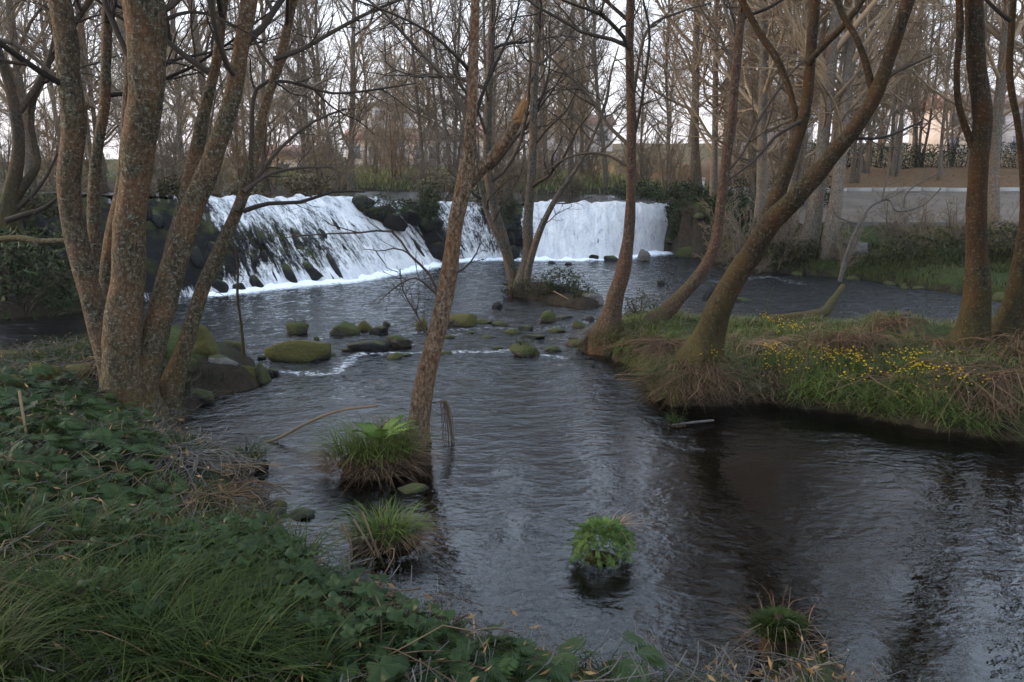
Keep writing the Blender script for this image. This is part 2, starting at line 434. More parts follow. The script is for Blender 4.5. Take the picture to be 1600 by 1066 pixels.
def watermat():
    m, nt, out = newmat('river_water')
    geo = nt.nodes.new('ShaderNodeNewGeometry')
    at = N(nt, 'ShaderNodeVertexColor', layer_name='foam')
    sp = N(nt, 'ShaderNodeSeparateColor', {0: (at, 0)})
    mp = (N(nt, 'ShaderNodeMapping', {'Vector': (geo, 'Position'), 'Scale': (1, 1.5, 1), 'Rotation': (0, 0, R(-18))}), 0)
    a = noise(nt, mp, 3.2, 3, .55, .4); b = noise(nt, mp, 11, 3, .6, .3); d = noise(nt, mp, .55, 2)
    h = mth(nt, 'ADD', a, mth(nt, 'MULTIPLY', b, .42))
    rough_amt = mth(nt, 'MULTIPLY', mth(nt, 'ADD', ramp(nt, d, [(.36, .02), (.62, .11)]), (sp, 1)), 1.0)
    bp = N(nt, 'ShaderNodeBump', {'Height': h, 'Strength': rough_amt, 'Distance': .15})
    fr = N(nt, 'ShaderNodeFresnel', {'IOR': 1.45, 'Normal': bp})
    gl = N(nt, 'ShaderNodeBsdfGlossy', {'Color': (1, 1, 1, 1), 'Roughness': .04, 'Normal': bp})
    tr = N(nt, 'ShaderNodeBsdfTransparent', {0: ramp(nt, (sp, 2), [(0.0, (.62, .56, .42)), (.22, (.40, .37, .29)), (.6, (.10, .105, .095))])})
    w = N(nt, 'ShaderNodeMixShader', {0: fr, 1: tr, 2: gl})
    fo = N(nt, 'ShaderNodeBsdfDiffuse', {0: (.72, .75, .80, 1)})
    fn = noise(nt, (N(nt, 'ShaderNodeMapping', {'Vector': (geo, 'Position'), 'Scale': (1, 1.6, 1), 'Rotation': (0, 0, R(-18))}), 0), 9, 7, .75)
    ff = mth(nt, 'MULTIPLY', mth(nt, 'SUBTRACT', mth(nt, 'ADD', (sp, 0), fn), .92), 3.2, True)
    x = N(nt, 'ShaderNodeMixShader', {0: ff, 1: w, 2: fo})
    nt.links.new(x.outputs[0], out.inputs[0])
    return m
M_['water'] = watermat()

def fallmat():
    m, nt, out = newmat('white_water')
    uv = N(nt, 'ShaderNodeVertexColor', layer_name='flow')       # r: along the crest in m/40, g: down the face, b: thickness
    sp = N(nt, 'ShaderNodeSeparateColor', {0: (uv, 0)})
    cx = N(nt, 'ShaderNodeCombineXYZ', {0: mth(nt, 'MULTIPLY', (sp, 0), 40.0), 1: mth(nt, 'MULTIPLY', (sp, 1), .7), 2: 0.0})
    n1 = noise(nt, (cx, 0), 5.2, 7, .72, .5); n2 = noise(nt, (cx, 0), 24, 4, .75, .4)
    geo = nt.nodes.new('ShaderNodeNewGeometry'); n3 = noise(nt, (geo, 'Position'), 12, 5, .7)
    s = mth(nt, 'ADD', mth(nt, 'MULTIPLY', n1, .55), mth(nt, 'ADD', mth(nt, 'MULTIPLY', n2, .3), mth(nt, 'MULTIPLY', n3, .15)))
    al = mth(nt, 'MULTIPLY', mth(nt, 'SUBTRACT', mth(nt, 'ADD', s, (sp, 2)), .92), 7, True)
    c = ramp(nt, s, [(.35, (.28, .30, .34)), (.64, (.70, .68, .66))])
    bp = N(nt, 'ShaderNodeBump', {'Height': s, 'Strength': .7, 'Distance': .10})
    b = N(nt, 'ShaderNodeBsdfPrincipled', {'Base Color': c, 'Roughness': .55, 'Normal': bp})
    t = N(nt, 'ShaderNodeBsdfTransparent', {0: (.8, .8, .8, 1)})
    x = N(nt, 'ShaderNodeMixShader', {0: al, 1: t, 2: b}); nt.links.new(x.outputs[0], out.inputs[0])
    return m
M_['fall'] = fallmat()

# ------------------------------------------------------------------ the land
def gpoly(px): return np.array([G(x, y)[:2] for x, y in px])
near = np.vstack([gpoly([(1370, 1120), (1320, 1062), (1260, 1052), (1180, 1075), (1050, 1080), (930, 1066), (850, 1044), (760, 1022), (680, 992), (600, 948), (540, 912),
                         (490, 880), (455, 835), (430, 790), (400, 740), (345, 722), (300, 705), (285, 680), (300, 650), (330, 620), (400, 603), (412, 580), (340, 540), (290, 530),
                         (165, 562), (100, 584), (0, 592), (-300, 602)]), [[-10, 9], [-30, 6], [-30, -8], [6, -8], [4, 1.5], [2.6, 3.2]]])
island = gpoly([(905, 548), (1000, 575), (1012, 608), (1040, 637), (1130, 637), (1170, 622), (1250, 640), (1400, 664), (1500, 676), (1600, 694), (1760, 722), (2100, 760),
                (2300, 640), (1900, 540), (1640, 536), (1500, 536), (1300, 533), (1150, 530), (1050, 520), (940, 520)])
islet = gpoly([(785, 460), (850, 474), (900, 484), (940, 482), (930, 466), (870, 452), (800, 448)])
rbank = np.vstack([gpoly([(1040, 393), (1090, 402), (1130, 408), (1190, 424), (1260, 430), (1340, 437), (1430, 450), (1510, 462), (1600, 478), (1800, 500), (2300, 540)]),
                   [[60, 20], [120, 160], [4.6, 160], [4.3, 32], [5.3, 28]]])
upright = np.array([[5.0, 25.6], [5.5, 28.5], [4.9, 31], [4.0, 33], [-2, 34.5], [-10, 36], [-20, 38], [-80, 40], [-80, 200], [9, 200], [9, 34], [8, 27], [7, 25]])
leftb = np.vstack([gpoly([(-500, 508), (0, 499), (60, 495), (110, 489), (170, 478)]), [[-8.5, 17.6], [-12, 17.5], [-14, 18.2], [-30, 18]]])
crest_px = [(-330, 296, 16.5), (0, 300, 18.0), (200, 306, 19.5), (330, 310, 21), (450, 310, 22.6), (550, 309, 24), (640, 316, 25.2), (700, 318, 25.8), (790, 318, 26.3), (840, 318, 26.6), (950, 318, 26.8), (1045, 320, 27)]
foot_px = [(-320, 505), (60, 490), (250, 468), (400, 450), (540, 438), (650, 418), (700, 408), (745, 404), (800, 404), (845, 405), (950, 404), (1050, 392)]
CR = np.array([A(*p)[0] for p in crest_px]); FT = np.array([G(*p) for p in foot_px])
FT[0] = [-14, 15.0, 0]
IX = np.linspace(0, 11, 260)
def along(K):
    Q = np.stack([np.interp(IX, np.arange(12), K[:, k]) for k in range(3)], 1)
    k = np.ones(11) / 11
    return np.stack([np.convolve(np.pad(Q[:, j], 5, mode='reflect', reflect_type='odd'), k, mode='valid') for j in range(3)], 1)
CRs = along(CR); FTs = along(FT)
upregion = np.vstack([(CRs[::10] * .92 + FTs[::10] * .08)[:, :2], [[40, 27]], [[70, 160]], [[-80, 160]], [[-80, 17]]])
def sdist(px, py, poly):
    d = np.full(px.shape, 1e9); ins = np.zeros(px.shape, bool)
    n = len(poly)
    for i in range(n):
        a, b = poly[i], poly[(i + 1) % n]
        e = b - a; wx, wy = px - a[0], py - a[1]
        t = np.clip((wx * e[0] + wy * e[1]) / (e @ e + 1e-12), 0, 1)
        d = np.minimum(d, np.hypot(wx - t * e[0], wy - t * e[1]))
        cr = ((a[1] <= py) != (b[1] <= py)) & (px < (b[0] - a[0]) * (py - a[1]) / (b[1] - a[1] + 1e-12) + a[0])
        ins ^= cr
    return np.where(ins, d, -d)
def crest_z(x):
    o = np.argsort(CRs[:, 0]); return np.interp(x, CRs[o, 0], CRs[o, 2])
def land(x, y, parts=False):
    x = np.asarray(x, float); y = np.asarray(y, float)
    wob = .10 * fbm(x * 1.7, y * 1.7, o=3)
    nz = fbm(x * 1.1 + 3, y * 1.1, o=4)
    dn = sdist(x, y, near) + wob; di = sdist(x, y, island) + wob; dt = sdist(x, y, islet) + wob * .6
    dr = sdist(x, y, rbank) + wob * 1.5; du = sdist(x, y, upright) + wob; dl = sdist(x, y, leftb) + wob
    dup_ = sdist(x, y, upregion)
    bed = -.34 + .10 * nz - .30 * sstep(5, 9, y) + .22 * np.exp(np.minimum(dn, 0) / .9)
    bed = bed * (1 - sstep(-.2, .2, dup_)) + sstep(-.2, .2, dup_) * (crest_z(x) - .4 + .1 * nz)
    p = lambda d: np.maximum(d, 0)
    hn = .02 + .46 * (1 - np.exp(-p(dn) / .45)) + np.minimum(.15 * p(dn), .95) + .05 * nz * sstep(0, .5, dn)
    hi = .02 + .30 * (1 - np.exp(-p(di) / .18)) + np.minimum(.10 * p(di), .25) + (.05 * nz + .16 * np.maximum(fbm(x * 1.9 + 4, y * 2.4, o=2), 0)) * sstep(0, .5, di)
    ht = .02 + .22 * (1 - np.exp(-p(dt) / .25)) + .04 * nz
    tr_ = sstep(21, 24, y) * sstep(7, 9, x); dre = dr * (1 - tr_) + (y - 18.8) * tr_
    hr = np.interp(p(dre), [0, .4, 2, 5, 15, 21, 40, 120], [.02, .30, .55, 1.06, 1.60, 2.42, 2.7, 5.0]) + .07 * nz * sstep(0, .6, dr) * (1 - .8 * sstep(4, 5, dre) * (1 - sstep(15, 16, dre)))
    hu = np.interp(p(du), [0, .5, 2, 6, 30, 150], [1.30, 1.62, 1.75, 1.9, 2.3, 6.5]) + .06 * nz * sstep(0, .6, du)
    hl = .02 + 1.45 * (1 - np.exp(-p(dl) / .55)) + .25 * nz * sstep(0, .4, dl)
    h = bed
    for d, hh in ((dn, hn), (di, hi), (dt, ht), (dr, hr), (du, hu), (dl, hl)):
        h = np.where(d > 0, np.maximum(h, hh), h)
    if parts: return h, dict(n=dn, i=di, t=dt, r=dr, u=du, l=dl)
    return h
def hits(px, py):
    """where pixel rays meet the ground or the water"""
    px = np.asarray(px, float); py = np.asarray(py, float)
    d = FW[None] + ((px - 800) / FPX)[:, None] * np.array([[1., 0, 0]]) + ((533 - py) / FPX)[:, None] * UP[None]
    best = np.full(len(px), np.nan); prev = np.full(len(px), 1.5); done = np.zeros(len(px), bool)
    t = 1.5
    while t < 70:
        P = CAM + d * t
        g = np.maximum(land(P[:, 0], P[:, 1]), 0)
        hit = (P[:, 2] <= g) & ~done
        best[hit] = t; done |= hit
        if done.all(): break
        t *= 1.012
    best = np.where(np.isnan(best), 70, best)
    return CAM + d * best[:, None]
def hit(px, py): return hits([px], [py])[0]

def gridmesh(xs, ys): 
    X, Y = np.meshgrid(xs, ys); nx, ny = len(xs), len(ys)
    i = np.arange(ny - 1)[:, None] * nx + np.arange(nx - 1)[None]
    q = np.stack([i, i + 1, i + nx + 1, i + nx], -1).reshape(-1, 4)
    return X.ravel(), Y.ravel(), q
def spaced(a, lo, hi, k, pts):
    u = np.linspace(math.asinh(lo / k), math.asinh(hi / k), pts); return np.sinh(u) * k
xs = np.concatenate([spaced(0, -95, 130, 7, 370)])
ys = np.concatenate([[-20, -14, -8], np.geomspace(4, 180, 350) - 4])
X, Y, Q = gridmesh(xs, ys)
Hh, dd = land(X, Y, True)
far = sstep(120, 400, np.hypot(X, Y)); Hh = Hh + far * 5
ROADX0 = 8.5
def in_road(x, y): 
    return (x > ROADX0) & (y > ROADN(x)) & (y < ROADF(x))
def ROADN(x): return 24.2 + 0 * x
def ROADF(x): return 34.0 + 0 * x
Hh = Hh - .05 * in_road(X, Y)
grassy = .15 + .5 * sstep(0, 1, dd['n']) + .75 * sstep(.05, .4, dd['i']) + .75 * sstep(.05, .5, dd['r']) + .6 * sstep(.5, 3, dd['u']) * (Y > 28)
litter = 1.1 * sstep(33.8, 34.4, Y) * (1 - sstep(48, 60, Y)) * (X > 8) + .12 * sstep(0, 1, dd['r']) + .25 * sstep(30, 60, Y)
bedm = 1 - sstep(-.08, .06, np.maximum.reduce([dd[k] for k in 'nitrul']))
covers = np.stack([np.clip(grassy, 0, 1), np.clip(litter, 0, 1), bedm], 1)
V = np.stack([X, Y, Hh], 1)
g = link('ground', mesh_np('ground', V, [Q], True, {'cover': covers}), M_['ground']); tag(g, kind='structure')

GX, GY, GH = xs, ys, (Hh + .05 * in_road(X, Y)).reshape(len(ys), len(xs))
land_exact = land
def fastland(x, y):
    x = np.asarray(x, float); y = np.asarray(y, float)
    i = np.clip(np.searchsorted(GX, x) - 1, 0, len(GX) - 2); j = np.clip(np.searchsorted(GY, y) - 1, 0, len(GY) - 2)
    fx = np.clip((x - GX[i]) / (GX[i + 1] - GX[i]), 0, 1); fy = np.clip((y - GY[j]) / (GY[j + 1] - GY[j]), 0, 1)
    return (GH[j, i] * (1 - fx) + GH[j, i + 1] * fx) * (1 - fy) + (GH[j + 1, i] * (1 - fx) + GH[j + 1, i + 1] * fx) * fy
def land(x, y, parts=False): return land_exact(x, y, True) if parts else fastland(x, y)
def hgt(x, y): return float(fastland(x, y))

# lower river
wx = np.concatenate([np.linspace(-24, -7, 40), np.linspace(-6.9, 12, 220), np.linspace(12.2, 45, 50)])
wy = np.concatenate([np.linspace(1.5, 16, 170), np.linspace(16.1, 29, 130)])
X, Y, Q = gridmesh(wx, wy)
def polydist(x, y, P):
    d = np.full(x.shape, 1e9)
    for i in range(len(P) - 1):
        a, b = P[i][:2], P[i + 1][:2]; e = b - a
        t = np.clip(((x - a[0]) * e[0] + (y - a[1]) * e[1]) / (e @ e + 1e-9), 0, 1)
        d = np.minimum(d, np.hypot(x - a[0] - t * e[0], y - a[1] - t * e[1]))
    return d
dfoot = polydist(X, Y, FTs[60::8])
rap = np.array([G(*p) for p in [(425, 580), (520, 585), (560, 552), (650, 552), (720, 550), (800, 548), (880, 560)]])
rap2 = np.array([G(*p) for p in [(640, 520), (760, 512), (850, 515), (930, 500)]])
rap3 = np.array([G(*p) for p in [(1120, 440), (1200, 432), (1260, 445)]])
d1, d2, d3 = polydist(X, Y, rap), polydist(X, Y, rap2), polydist(X, Y, rap3)
foam = .62 * np.exp(-(dfoot / .6) ** 2) + .36 * np.exp(-dfoot / 2.0) + .47 * np.exp(-(d1 / .22) ** 2) + .40 * np.exp(-(d2 / .3) ** 2) + .38 * np.exp(-(d3 / .45) ** 2)
chop = .35 * np.exp(-dfoot / 5) + .5 * np.exp(-d1 / .8) + .4 * np.exp(-d2 / .9) + .3 * np.exp(-d3 / 1.2) + .20 * sstep(7, 12, Y) + .8 * sstep(3, 5, X) * sstep(12.5, 14, Y)
Z = (.012 * fbm(X * 4, Y * 6, o=3)) * np.clip(chop * 2.5, 0, 1.2) + .06 * np.exp(-(dfoot / .4) ** 2) * (fbm(X * 3, Y * 3, o=3) + .6)
w = link('water', mesh_np('water', np.stack([X, Y, Z], 1), [Q], True, {'foam': np.stack([np.clip(foam, 0, 1), np.clip(chop, 0, 1), np.clip(-land(X, Y), 0, 1)], 1)}), M_['water']); tag(w, kind='structure')
# upper river, behind the crest
v_ = np.linspace(0, 1, 24)
back = CRs.copy(); back[:, 1] = np.maximum(CRs[:, 1] + 6, 42); back[:, 0] = np.interp(np.linspace(0, 1, len(CRs)), [0, 1], [-60, 8])
PU = CRs[:, None, :] * (1 - v_[None, :, None]) + back[:, None, :] * v_[None, :, None]
PU[:, :, 2] = CRs[:, None, 2] - .0 + (np.mean(CRs[:, 2]) * 0)
ns, nv = PU.shape[:2]
i = np.arange(ns - 1)[:, None] * nv + np.arange(nv - 1)[None]
q = np.stack([i, i + nv, i + nv + 1, i + 1], -1).reshape(-1, 4)
fu = np.zeros((ns * nv, 3)); fu[:, 1] = .25; fu[:, 2] = .5
w = link('upper_water', mesh_np('upper_water', PU.reshape(-1, 3), [q], True, {'foam': fu}), M_['water']); tag(w, kind='structure')

# ------------------------------------------------------------------ weir: dark stone apron and the white water over it
nv = 60
vv = np.linspace(-.04, 1.06, nv)
S = np.linspace(0, 1, 260)
arc = np.concatenate([[0], np.cumsum(np.linalg.norm(np.diff((CRs + FTs) / 2, axis=0), axis=1))])
def weirpt(ii, v, off=0.0):
    c, f = CRs[ii], FTs[ii]
    v = np.asarray(v)[..., None]
    p = c + (f - c) * np.clip(v, -.05, 1.06)
    z = c[..., 2] * (1 - np.clip(v[..., 0], 0, 1.06) ** 1.25)
    p[..., 2] = z + np.where(v[..., 0] < 0, -.03, 0)
    p[..., 2] += off
    return p
II, VV = np.meshgrid(np.arange(260), vv, indexing='ij')
base = weirpt(II, VV)
u = arc[II]
LEFT = (1 - sstep(5.0, 6.2, IX))[:, None]
rough = .06 * fbm(u * 2.2, VV * 2.5, o=4) + .06 * LEFT * np.maximum(fbm(u * 3.5 + 9, VV * 1.2 + 4 + u * .05, o=3), -.1)
rf = base.copy(); rf[..., 2] += rough - .03
i = np.arange(259)[:, None] * nv + np.arange(nv - 1)[None]
q = np.stack([i, i + nv, i + nv + 1, i + 1], -1).reshape(-1, 4)
wt = thing('weir', 'long old stone weir with a sloping dark rock face under white water', 'weir', (0, 24, 0))
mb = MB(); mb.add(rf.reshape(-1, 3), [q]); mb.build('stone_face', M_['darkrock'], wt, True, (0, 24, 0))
ws = base.copy()
strk = fbm(u * 3.0, VV * 1.0, o=4); fine = fbm(u * 9, VV * 4, o=3)
thick = np.interp(IX, [0, 2.4, 3, 4, 5, 5.6, 6, 6.4, 7, 7.6, 8.2, 8.7, 9, 11], [.32, .36, .54, .56, .59, .48, .34, .42, .52, .45, .32, .52, .62, .62])[:, None] + 0 * VV
# thinner, streaky water lower on the left part
thick = thick - .15 * LEFT * np.exp(-((VV - .66) / .30) ** 2) * (1 - sstep(3.2, 5.2, IX))[:, None] + .12 * np.exp(-((VV - 1) / .08) ** 2)
ws[..., 2] += .045 + .05 * strk + .03 * fine + .10 * (thick - .4)
ws[-1:, :, 2] -= .1
fl = np.stack([u / 40, VV, np.clip(thick, 0, 1)], -1).reshape(-1, 3)
wf = link('waterfall', mesh_np('waterfall', ws.reshape(-1, 3), [q], True, {'flow': fl}), M_['fall']); tag(wf, kind='structure')

# rocks -----------------------------------------------------------
def ico(sub):
    import bmesh
    bm = bmesh.new(); bmesh.ops.create_icosphere(bm, subdivisions=sub, radius=1)
    V = np.array([v.co[:] for v in bm.verts]); F = np.array([[v.index for v in f.verts] for f in bm.faces]); bm.free()
    return V, F
ICO2, ICO3, ICO4 = ico(2), ico(3), ico(4)
def rockverts(ax, seed, ico_=ICO3, amp=.32, flat=.0):
    V, F = ico_
    o = seed * 7.31
    V = V * (1 + amp * fbm(V[:, 0] * 1.1 + o, V[:, 1] * 1.1 - o, V[:, 2] * 1.1 + 2 * o, o=2) + .15 * fbm(V[:, 0] * 2.9 + o, V[:, 1] * 2.9, V[:, 2] * 2.9, o=3))[:, None]
    # knock flat facets off
    r2 = np.random.default_rng(int(seed * 100) + 5)
    for _ in range(13):
        n = r2.normal(size=3); n /= np.linalg.norm(n)
        d = V @ n; k = r2.uniform(.5, .9)
        V = V - np.outer(np.maximum(d - k, 0) * .95, n)
    return V * np.asarray(ax), F
def place_rock(px, py, w, h, label, mat='rock', group=None, cat='rock', depth=.8, name='rock', z0=0.0, tilt=None, tuft=0):
    """w,h in photo pixels; (px,py) where its foot meets the water or the ground"""
    p = G(px, py, z0) if z0 is not None else hit(px, py)
    s = GS(px, py, p[2])
    W, H_ = w * s / FPX / 2, h * s / FPX
    p = p + np.array([0, W * depth * .8, 0])
    V, F = rockverts((W * 1.08, W * depth, H_ * .80), px * .37 + py * .11)
    if tilt: 
        c, s_ = math.cos(tilt), math.sin(tilt); V = V @ np.array([[c, 0, -s_], [0, 1, 0], [s_, 0, c]])
    root = thing(name, label, cat, (p[0], p[1], p[2]), group)
    V[:, 2] += H_ * .22
    body = mesh_np('stone', V, [F], True)
    if not tuft:
        bpy.data.objects.remove(root)
        o = link(name, body, M_[mat]); o.location = tuple(p); tag(o, label, cat, group)
        return o
    link('stone', body, M_[mat], root)
    n = tuft
    pts = np.stack([rng.uniform(-W * .7, W * .7, n), rng.uniform(-W * depth * .6, W * depth * .4, n), np.full(n, H_ * .72)], 1)
    b, f = blades(pts, rng.uniform(.3, .9, n) * H_ * .9, np.full(n, .012), rng.uniform(.4, 1.1, n))
    mb = MB(); mb.add(b, f); o = mb.build('moss_tuft', M_['grass'] if tuft % 2 else M_['scrub'], root); tag(o, kind='stuff')
    return root

# pieces of the weir: dark rocks breaking the white water, the mossy pier and the ridge of rocks down the middle
def weir_rock(ix, v, l, w_, h_, seed, name='rock', mat='darkrock', off=.0):
    k = int(np.clip(ix / 11 * 259, 0, 258))
    p = weirpt(np.array([k]), np.array([v]))[0]; p2 = weirpt(np.array([k]), np.array([v + .05]))[0]
    f = p2 - p; f /= np.linalg.norm(f); sx = np.cross(f, [0, 0, 1.]); sx /= np.linalg.norm(sx); n = np.cross(sx, f)
    Vr, Fr = rockverts((l, w_, h_), seed, ICO2)
    Vw = p + n * off + Vr @ np.stack([f, sx, n])
    mb = MB(); mb.add(Vw, [Fr]); mb.build(name, M_[mat], wt, True, (0, 24, 0))
sd_ = 0
for k in range(22):
    ix = rng.uniform(2.9, 5.5); v = np.clip(rng.normal(.60 - .10 * (ix - 4), .2), .12, .97)
    if ix > 4.6 and rng.random() < .5: continue
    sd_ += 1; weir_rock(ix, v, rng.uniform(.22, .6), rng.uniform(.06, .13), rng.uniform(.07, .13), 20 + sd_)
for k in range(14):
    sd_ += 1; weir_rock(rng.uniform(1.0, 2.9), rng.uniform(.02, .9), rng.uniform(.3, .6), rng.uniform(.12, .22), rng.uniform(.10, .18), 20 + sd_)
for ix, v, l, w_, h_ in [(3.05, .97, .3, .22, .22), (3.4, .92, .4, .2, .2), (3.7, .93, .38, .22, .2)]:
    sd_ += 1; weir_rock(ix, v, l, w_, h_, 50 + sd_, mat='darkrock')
# dark ridge from the crest at 555 to the pier, then the pier itself (670) and the second pier (795)
for px, py, D, w, h in [(560, 316, 23.8, 46, 26), (590, 328, 23.7, 52, 34), (618, 342, 23.6, 44, 34), (640, 338, 24.6, 40, 34)]:
    p, s = A(px, py + h / 2, D); Vr, Fr = rockverts((w * s / FPX * .6, .45, h * s / FPX * .55), px * .1)
    mb = MB(); mb.add(Vr + p + [0, 0, h * s / FPX * .3], [Fr]); mb.build('ridge_rock', M_['darkrock'], wt, True, (0, 24, 0))
for px, top, foot, D, w, lean in [(672, 320, 405, 24.0, 46, 8), (796, 325, 405, 24.6, 22, 6)]:
    p, s = A(px, foot, D); hh = (foot - top) * s / FPX
    for k in range(4):
        Vr, Fr = rockverts((w * s / FPX * (.58 - .05 * k), .5 - .05 * k, hh * .24), px * .1 + k * 1.7, ICO3)
        mb = MB(); mb.add(Vr + p + [-(k - 1.5) * lean * s / FPX * .5, .3 + .12 * k, hh * (.1 + .26 * k)], [Fr]); mb.build('pier_stone', M_['darkrock'], wt, True, (0, 24, 0))

ROCKS = [
 (464, 524, 42, 24, 'small dark rock with a tuft of moss, alone upstream of the long flat boulder', 'rock', .8, 26),
 (472, 568, 96, 38, 'long flat-topped mossy boulder lying across the left of the rapids', 'mossrock', .55, 0),
 (536, 526, 44, 26, 'dark hump-backed rock at the left of the small row of rocks in midstream', 'rock', .8, 0),
 (569, 519, 27, 20, 'round mossy rock squeezed between two dark rocks of the midstream row', 'mossrock', .8, 0),
 (592, 525, 32, 16, 'low wet rock at the right of the midstream row', 'darkrock', .8, 0),
 (604, 511, 13, 11, 'tiny upright stone behind the midstream row of rocks', 'darkrock', .8, 0),
 (578, 553, 80, 20, 'low wide wet black rock with white water running past its right end', 'darkrock', .5, 0),
 (625, 546, 46, 22, 'brownish low rock just left of the leaning trunk', 'rock', .7, 0),
 (659, 518, 24, 22, 'small mossy rock seen left of the leaning trunk, beside the larger mossy one', 'mossrock', .8, 0),
 (722, 513, 58, 26, 'rounded green mossy boulder just right of the leaning trunk', 'mossrock', .7, 0),
 (780, 511, 34, 8, 'flat rock barely above the water right of the rounded green boulder', 'rock', .8, 0),
 (823, 560, 44, 27, 'shaggy dark round rock standing alone in the smooth water below the rapids', 'rock', .8, 30),
 (856, 506, 32, 17, 'pale brown rock on the left of the stones below the brushy islet', 'rock', .8, 0),
 (883, 501, 27, 9, 'flat dark stone touching the pale brown rock below the brushy islet', 'darkrock', .8, 0),
 (923, 503, 18, 10, 'small dark stone next to the foot of the upright red trunk', 'darkrock', .8, 0),
 (869, 521, 32, 9, 'thin flat stone awash downstream of the pale brown rock', 'rock', .7, 0),
 (904, 515, 30, 12, 'grey low rock awash just left of the island tip', 'rock', .8, 0),
 (778, 484, 16, 12, 'little black stone in the pool left of the brushy islet', 'darkrock', .8, 0),
 (1006, 409, 22, 22, 'upright pale greenish block at the foot of the right end of the weir', 'palerock', .8, 0),
 (930, 407, 17, 9, 'small black stone in front of the falling water left of the red trunk', 'darkrock', .8, 0),
 (957, 410, 26, 12, 'black wet rock with a pale cap of foam beside the red trunk', 'darkrock', .8, 0),
 (862, 413, 14, 5, 'flat dark stone showing in the pool under the weir', 'darkrock', .8, 0),
 (889, 415, 15, 6, 'second flat dark stone in the pool under the weir, nearer the red trunk', 'darkrock', .8, 0),
 (1035, 447, 15, 10, 'little round stone in the channel between the red and the leaning trunk', 'darkrock', .8, 0),
 (1113, 470, 28, 26, 'black angular rock in the rapid behind the mossy leaning trunk', 'darkrock', .8, 0),
 (1162, 473, 34, 7, 'flat black stone in the rapid right of the mossy leaning trunk', 'darkrock', .8, 0),
 (340, 459, 32, 26, 'dark wet boulder at the left foot of the white water', 'darkrock', .8, 0),
 (371, 456, 24, 13, 'small dark stone right beside the boulder at the left foot of the white water', 'darkrock', .8, 0),
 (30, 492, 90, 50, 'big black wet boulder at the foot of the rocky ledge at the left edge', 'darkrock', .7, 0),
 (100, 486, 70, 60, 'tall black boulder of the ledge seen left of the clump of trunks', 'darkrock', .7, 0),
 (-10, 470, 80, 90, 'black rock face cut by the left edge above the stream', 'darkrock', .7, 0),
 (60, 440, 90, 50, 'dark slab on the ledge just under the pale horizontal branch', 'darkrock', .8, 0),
 (130, 440, 70, 60, 'dark slab between the pale branch and the leftmost clump trunk', 'darkrock', .8, 0),
 (60, 600, 70, 34, 'low mossy boulder at the left edge between the stream and the herbs', 'mossrock', .7, 0),
 (118, 596, 60, 26, 'mossy stone just left of the foot of the clump of trunks', 'mossrock', .7, 0),
 (5, 612, 60, 26, 'mossy stone cut by the left edge of the view', 'mossrock', .7, 0),
 (316, 560, 52, 46, 'tall rounded mossy boulder on the left shore behind the others', 'mossrock', .8, 0),
 (360, 555, 48, 24, 'mossy boulder at the back of the shore rocks, next to the thin sapling', 'rock', .7, 0),
 (364, 604, 76, 42, 'large smooth olive boulder at the front of the left shore rocks', 'mossrock', .7, 0),
 (334, 574, 54, 18, 'pale flat stone wedged between mossy shore boulders', 'palerock', .7, 0),
 (405, 602, 32, 40, 'dark side boulder hung with pale rootlets at the water end of the shore rocks', 'rock', .8, 0),
 (301, 636, 56, 28, 'dark brown boulder half in the water under the clump of trunks', 'rock', .7, 0),
 (280, 580, 44, 26, 'small mossy boulder at the foot of the rightmost trunk of the clump', 'rock', .8, 0),
 (424, 592, 30, 14, 'small dark wet stone right of the shore rocks, in fast water', 'darkrock', .8, 0),
 (640, 775, 56, 12, 'flat brown stone under water level beside the grassy tussock', 'rock', .8, 0),
 (371, 795, 26, 20, 'pale rounded stone on the muddy shore', 'palerock', .8, 0),
 (403, 802, 30, 12, 'pale low stone on the muddy shore, right of the rounded one', 'palerock', .8, 0),
 (432, 806, 32, 24, 'dark squarish stone at the edge of the mud', 'rock', .8, 0),
 (468, 816, 46, 16, 'dark stone sunk in the shallows in front of the mud', 'darkrock', .8, 0),
 (1090, 404, 90, 20, 'broad dark slab on the right shore next to the foot of the weir', 'rock', .5, 0),
 (1148, 398, 50, 20, 'brown boulder on the right shore above the broad slab', 'rock', .7, 0),
 (1200, 412, 36, 18, 'grey boulder on the right shore under the two forked stems', 'rock', .7, 0),
 (1240, 421, 30, 16, 'rounded stone on the right shore next to the grey boulder', 'rock', .8, 0),
 (1175, 425, 26, 11, 'mossy stone at the waterline of the right shore', 'mossrock', .8, 0),
 (1345, 403, 34, 26, 'large pinkish round stone sitting on the grassy right bank', 'palerock', .8, 0),
 (1405, 426, 22, 10, 'small pale stone low on the right bank near the water', 'palerock', .8, 0),
 (925, 478, 42, 20, 'tan flat stone on the right end of the brushy islet', 'palerock', .7, 0),
]
for px, py, w, h, lab, mt, dep, tuft in ROCKS:
    grp = 'rocks in and beside the river'
    on_land = (px, py) in ((1345, 403), (371, 795), (1148, 398), (925, 478), (334, 574), (280, 580), (316, 560), (60, 600), (118, 596), (5, 612), (60, 440), (130, 440), (-10, 470))
    place_rock(px, py, w, h, lab, mt, grp, 'rock', dep, 'boulder' if w > 40 else 'stone', None if on_land else -.02, None, tuft)
sh = resample(np.c_[rbank[0:10], np.zeros(10)], 300)
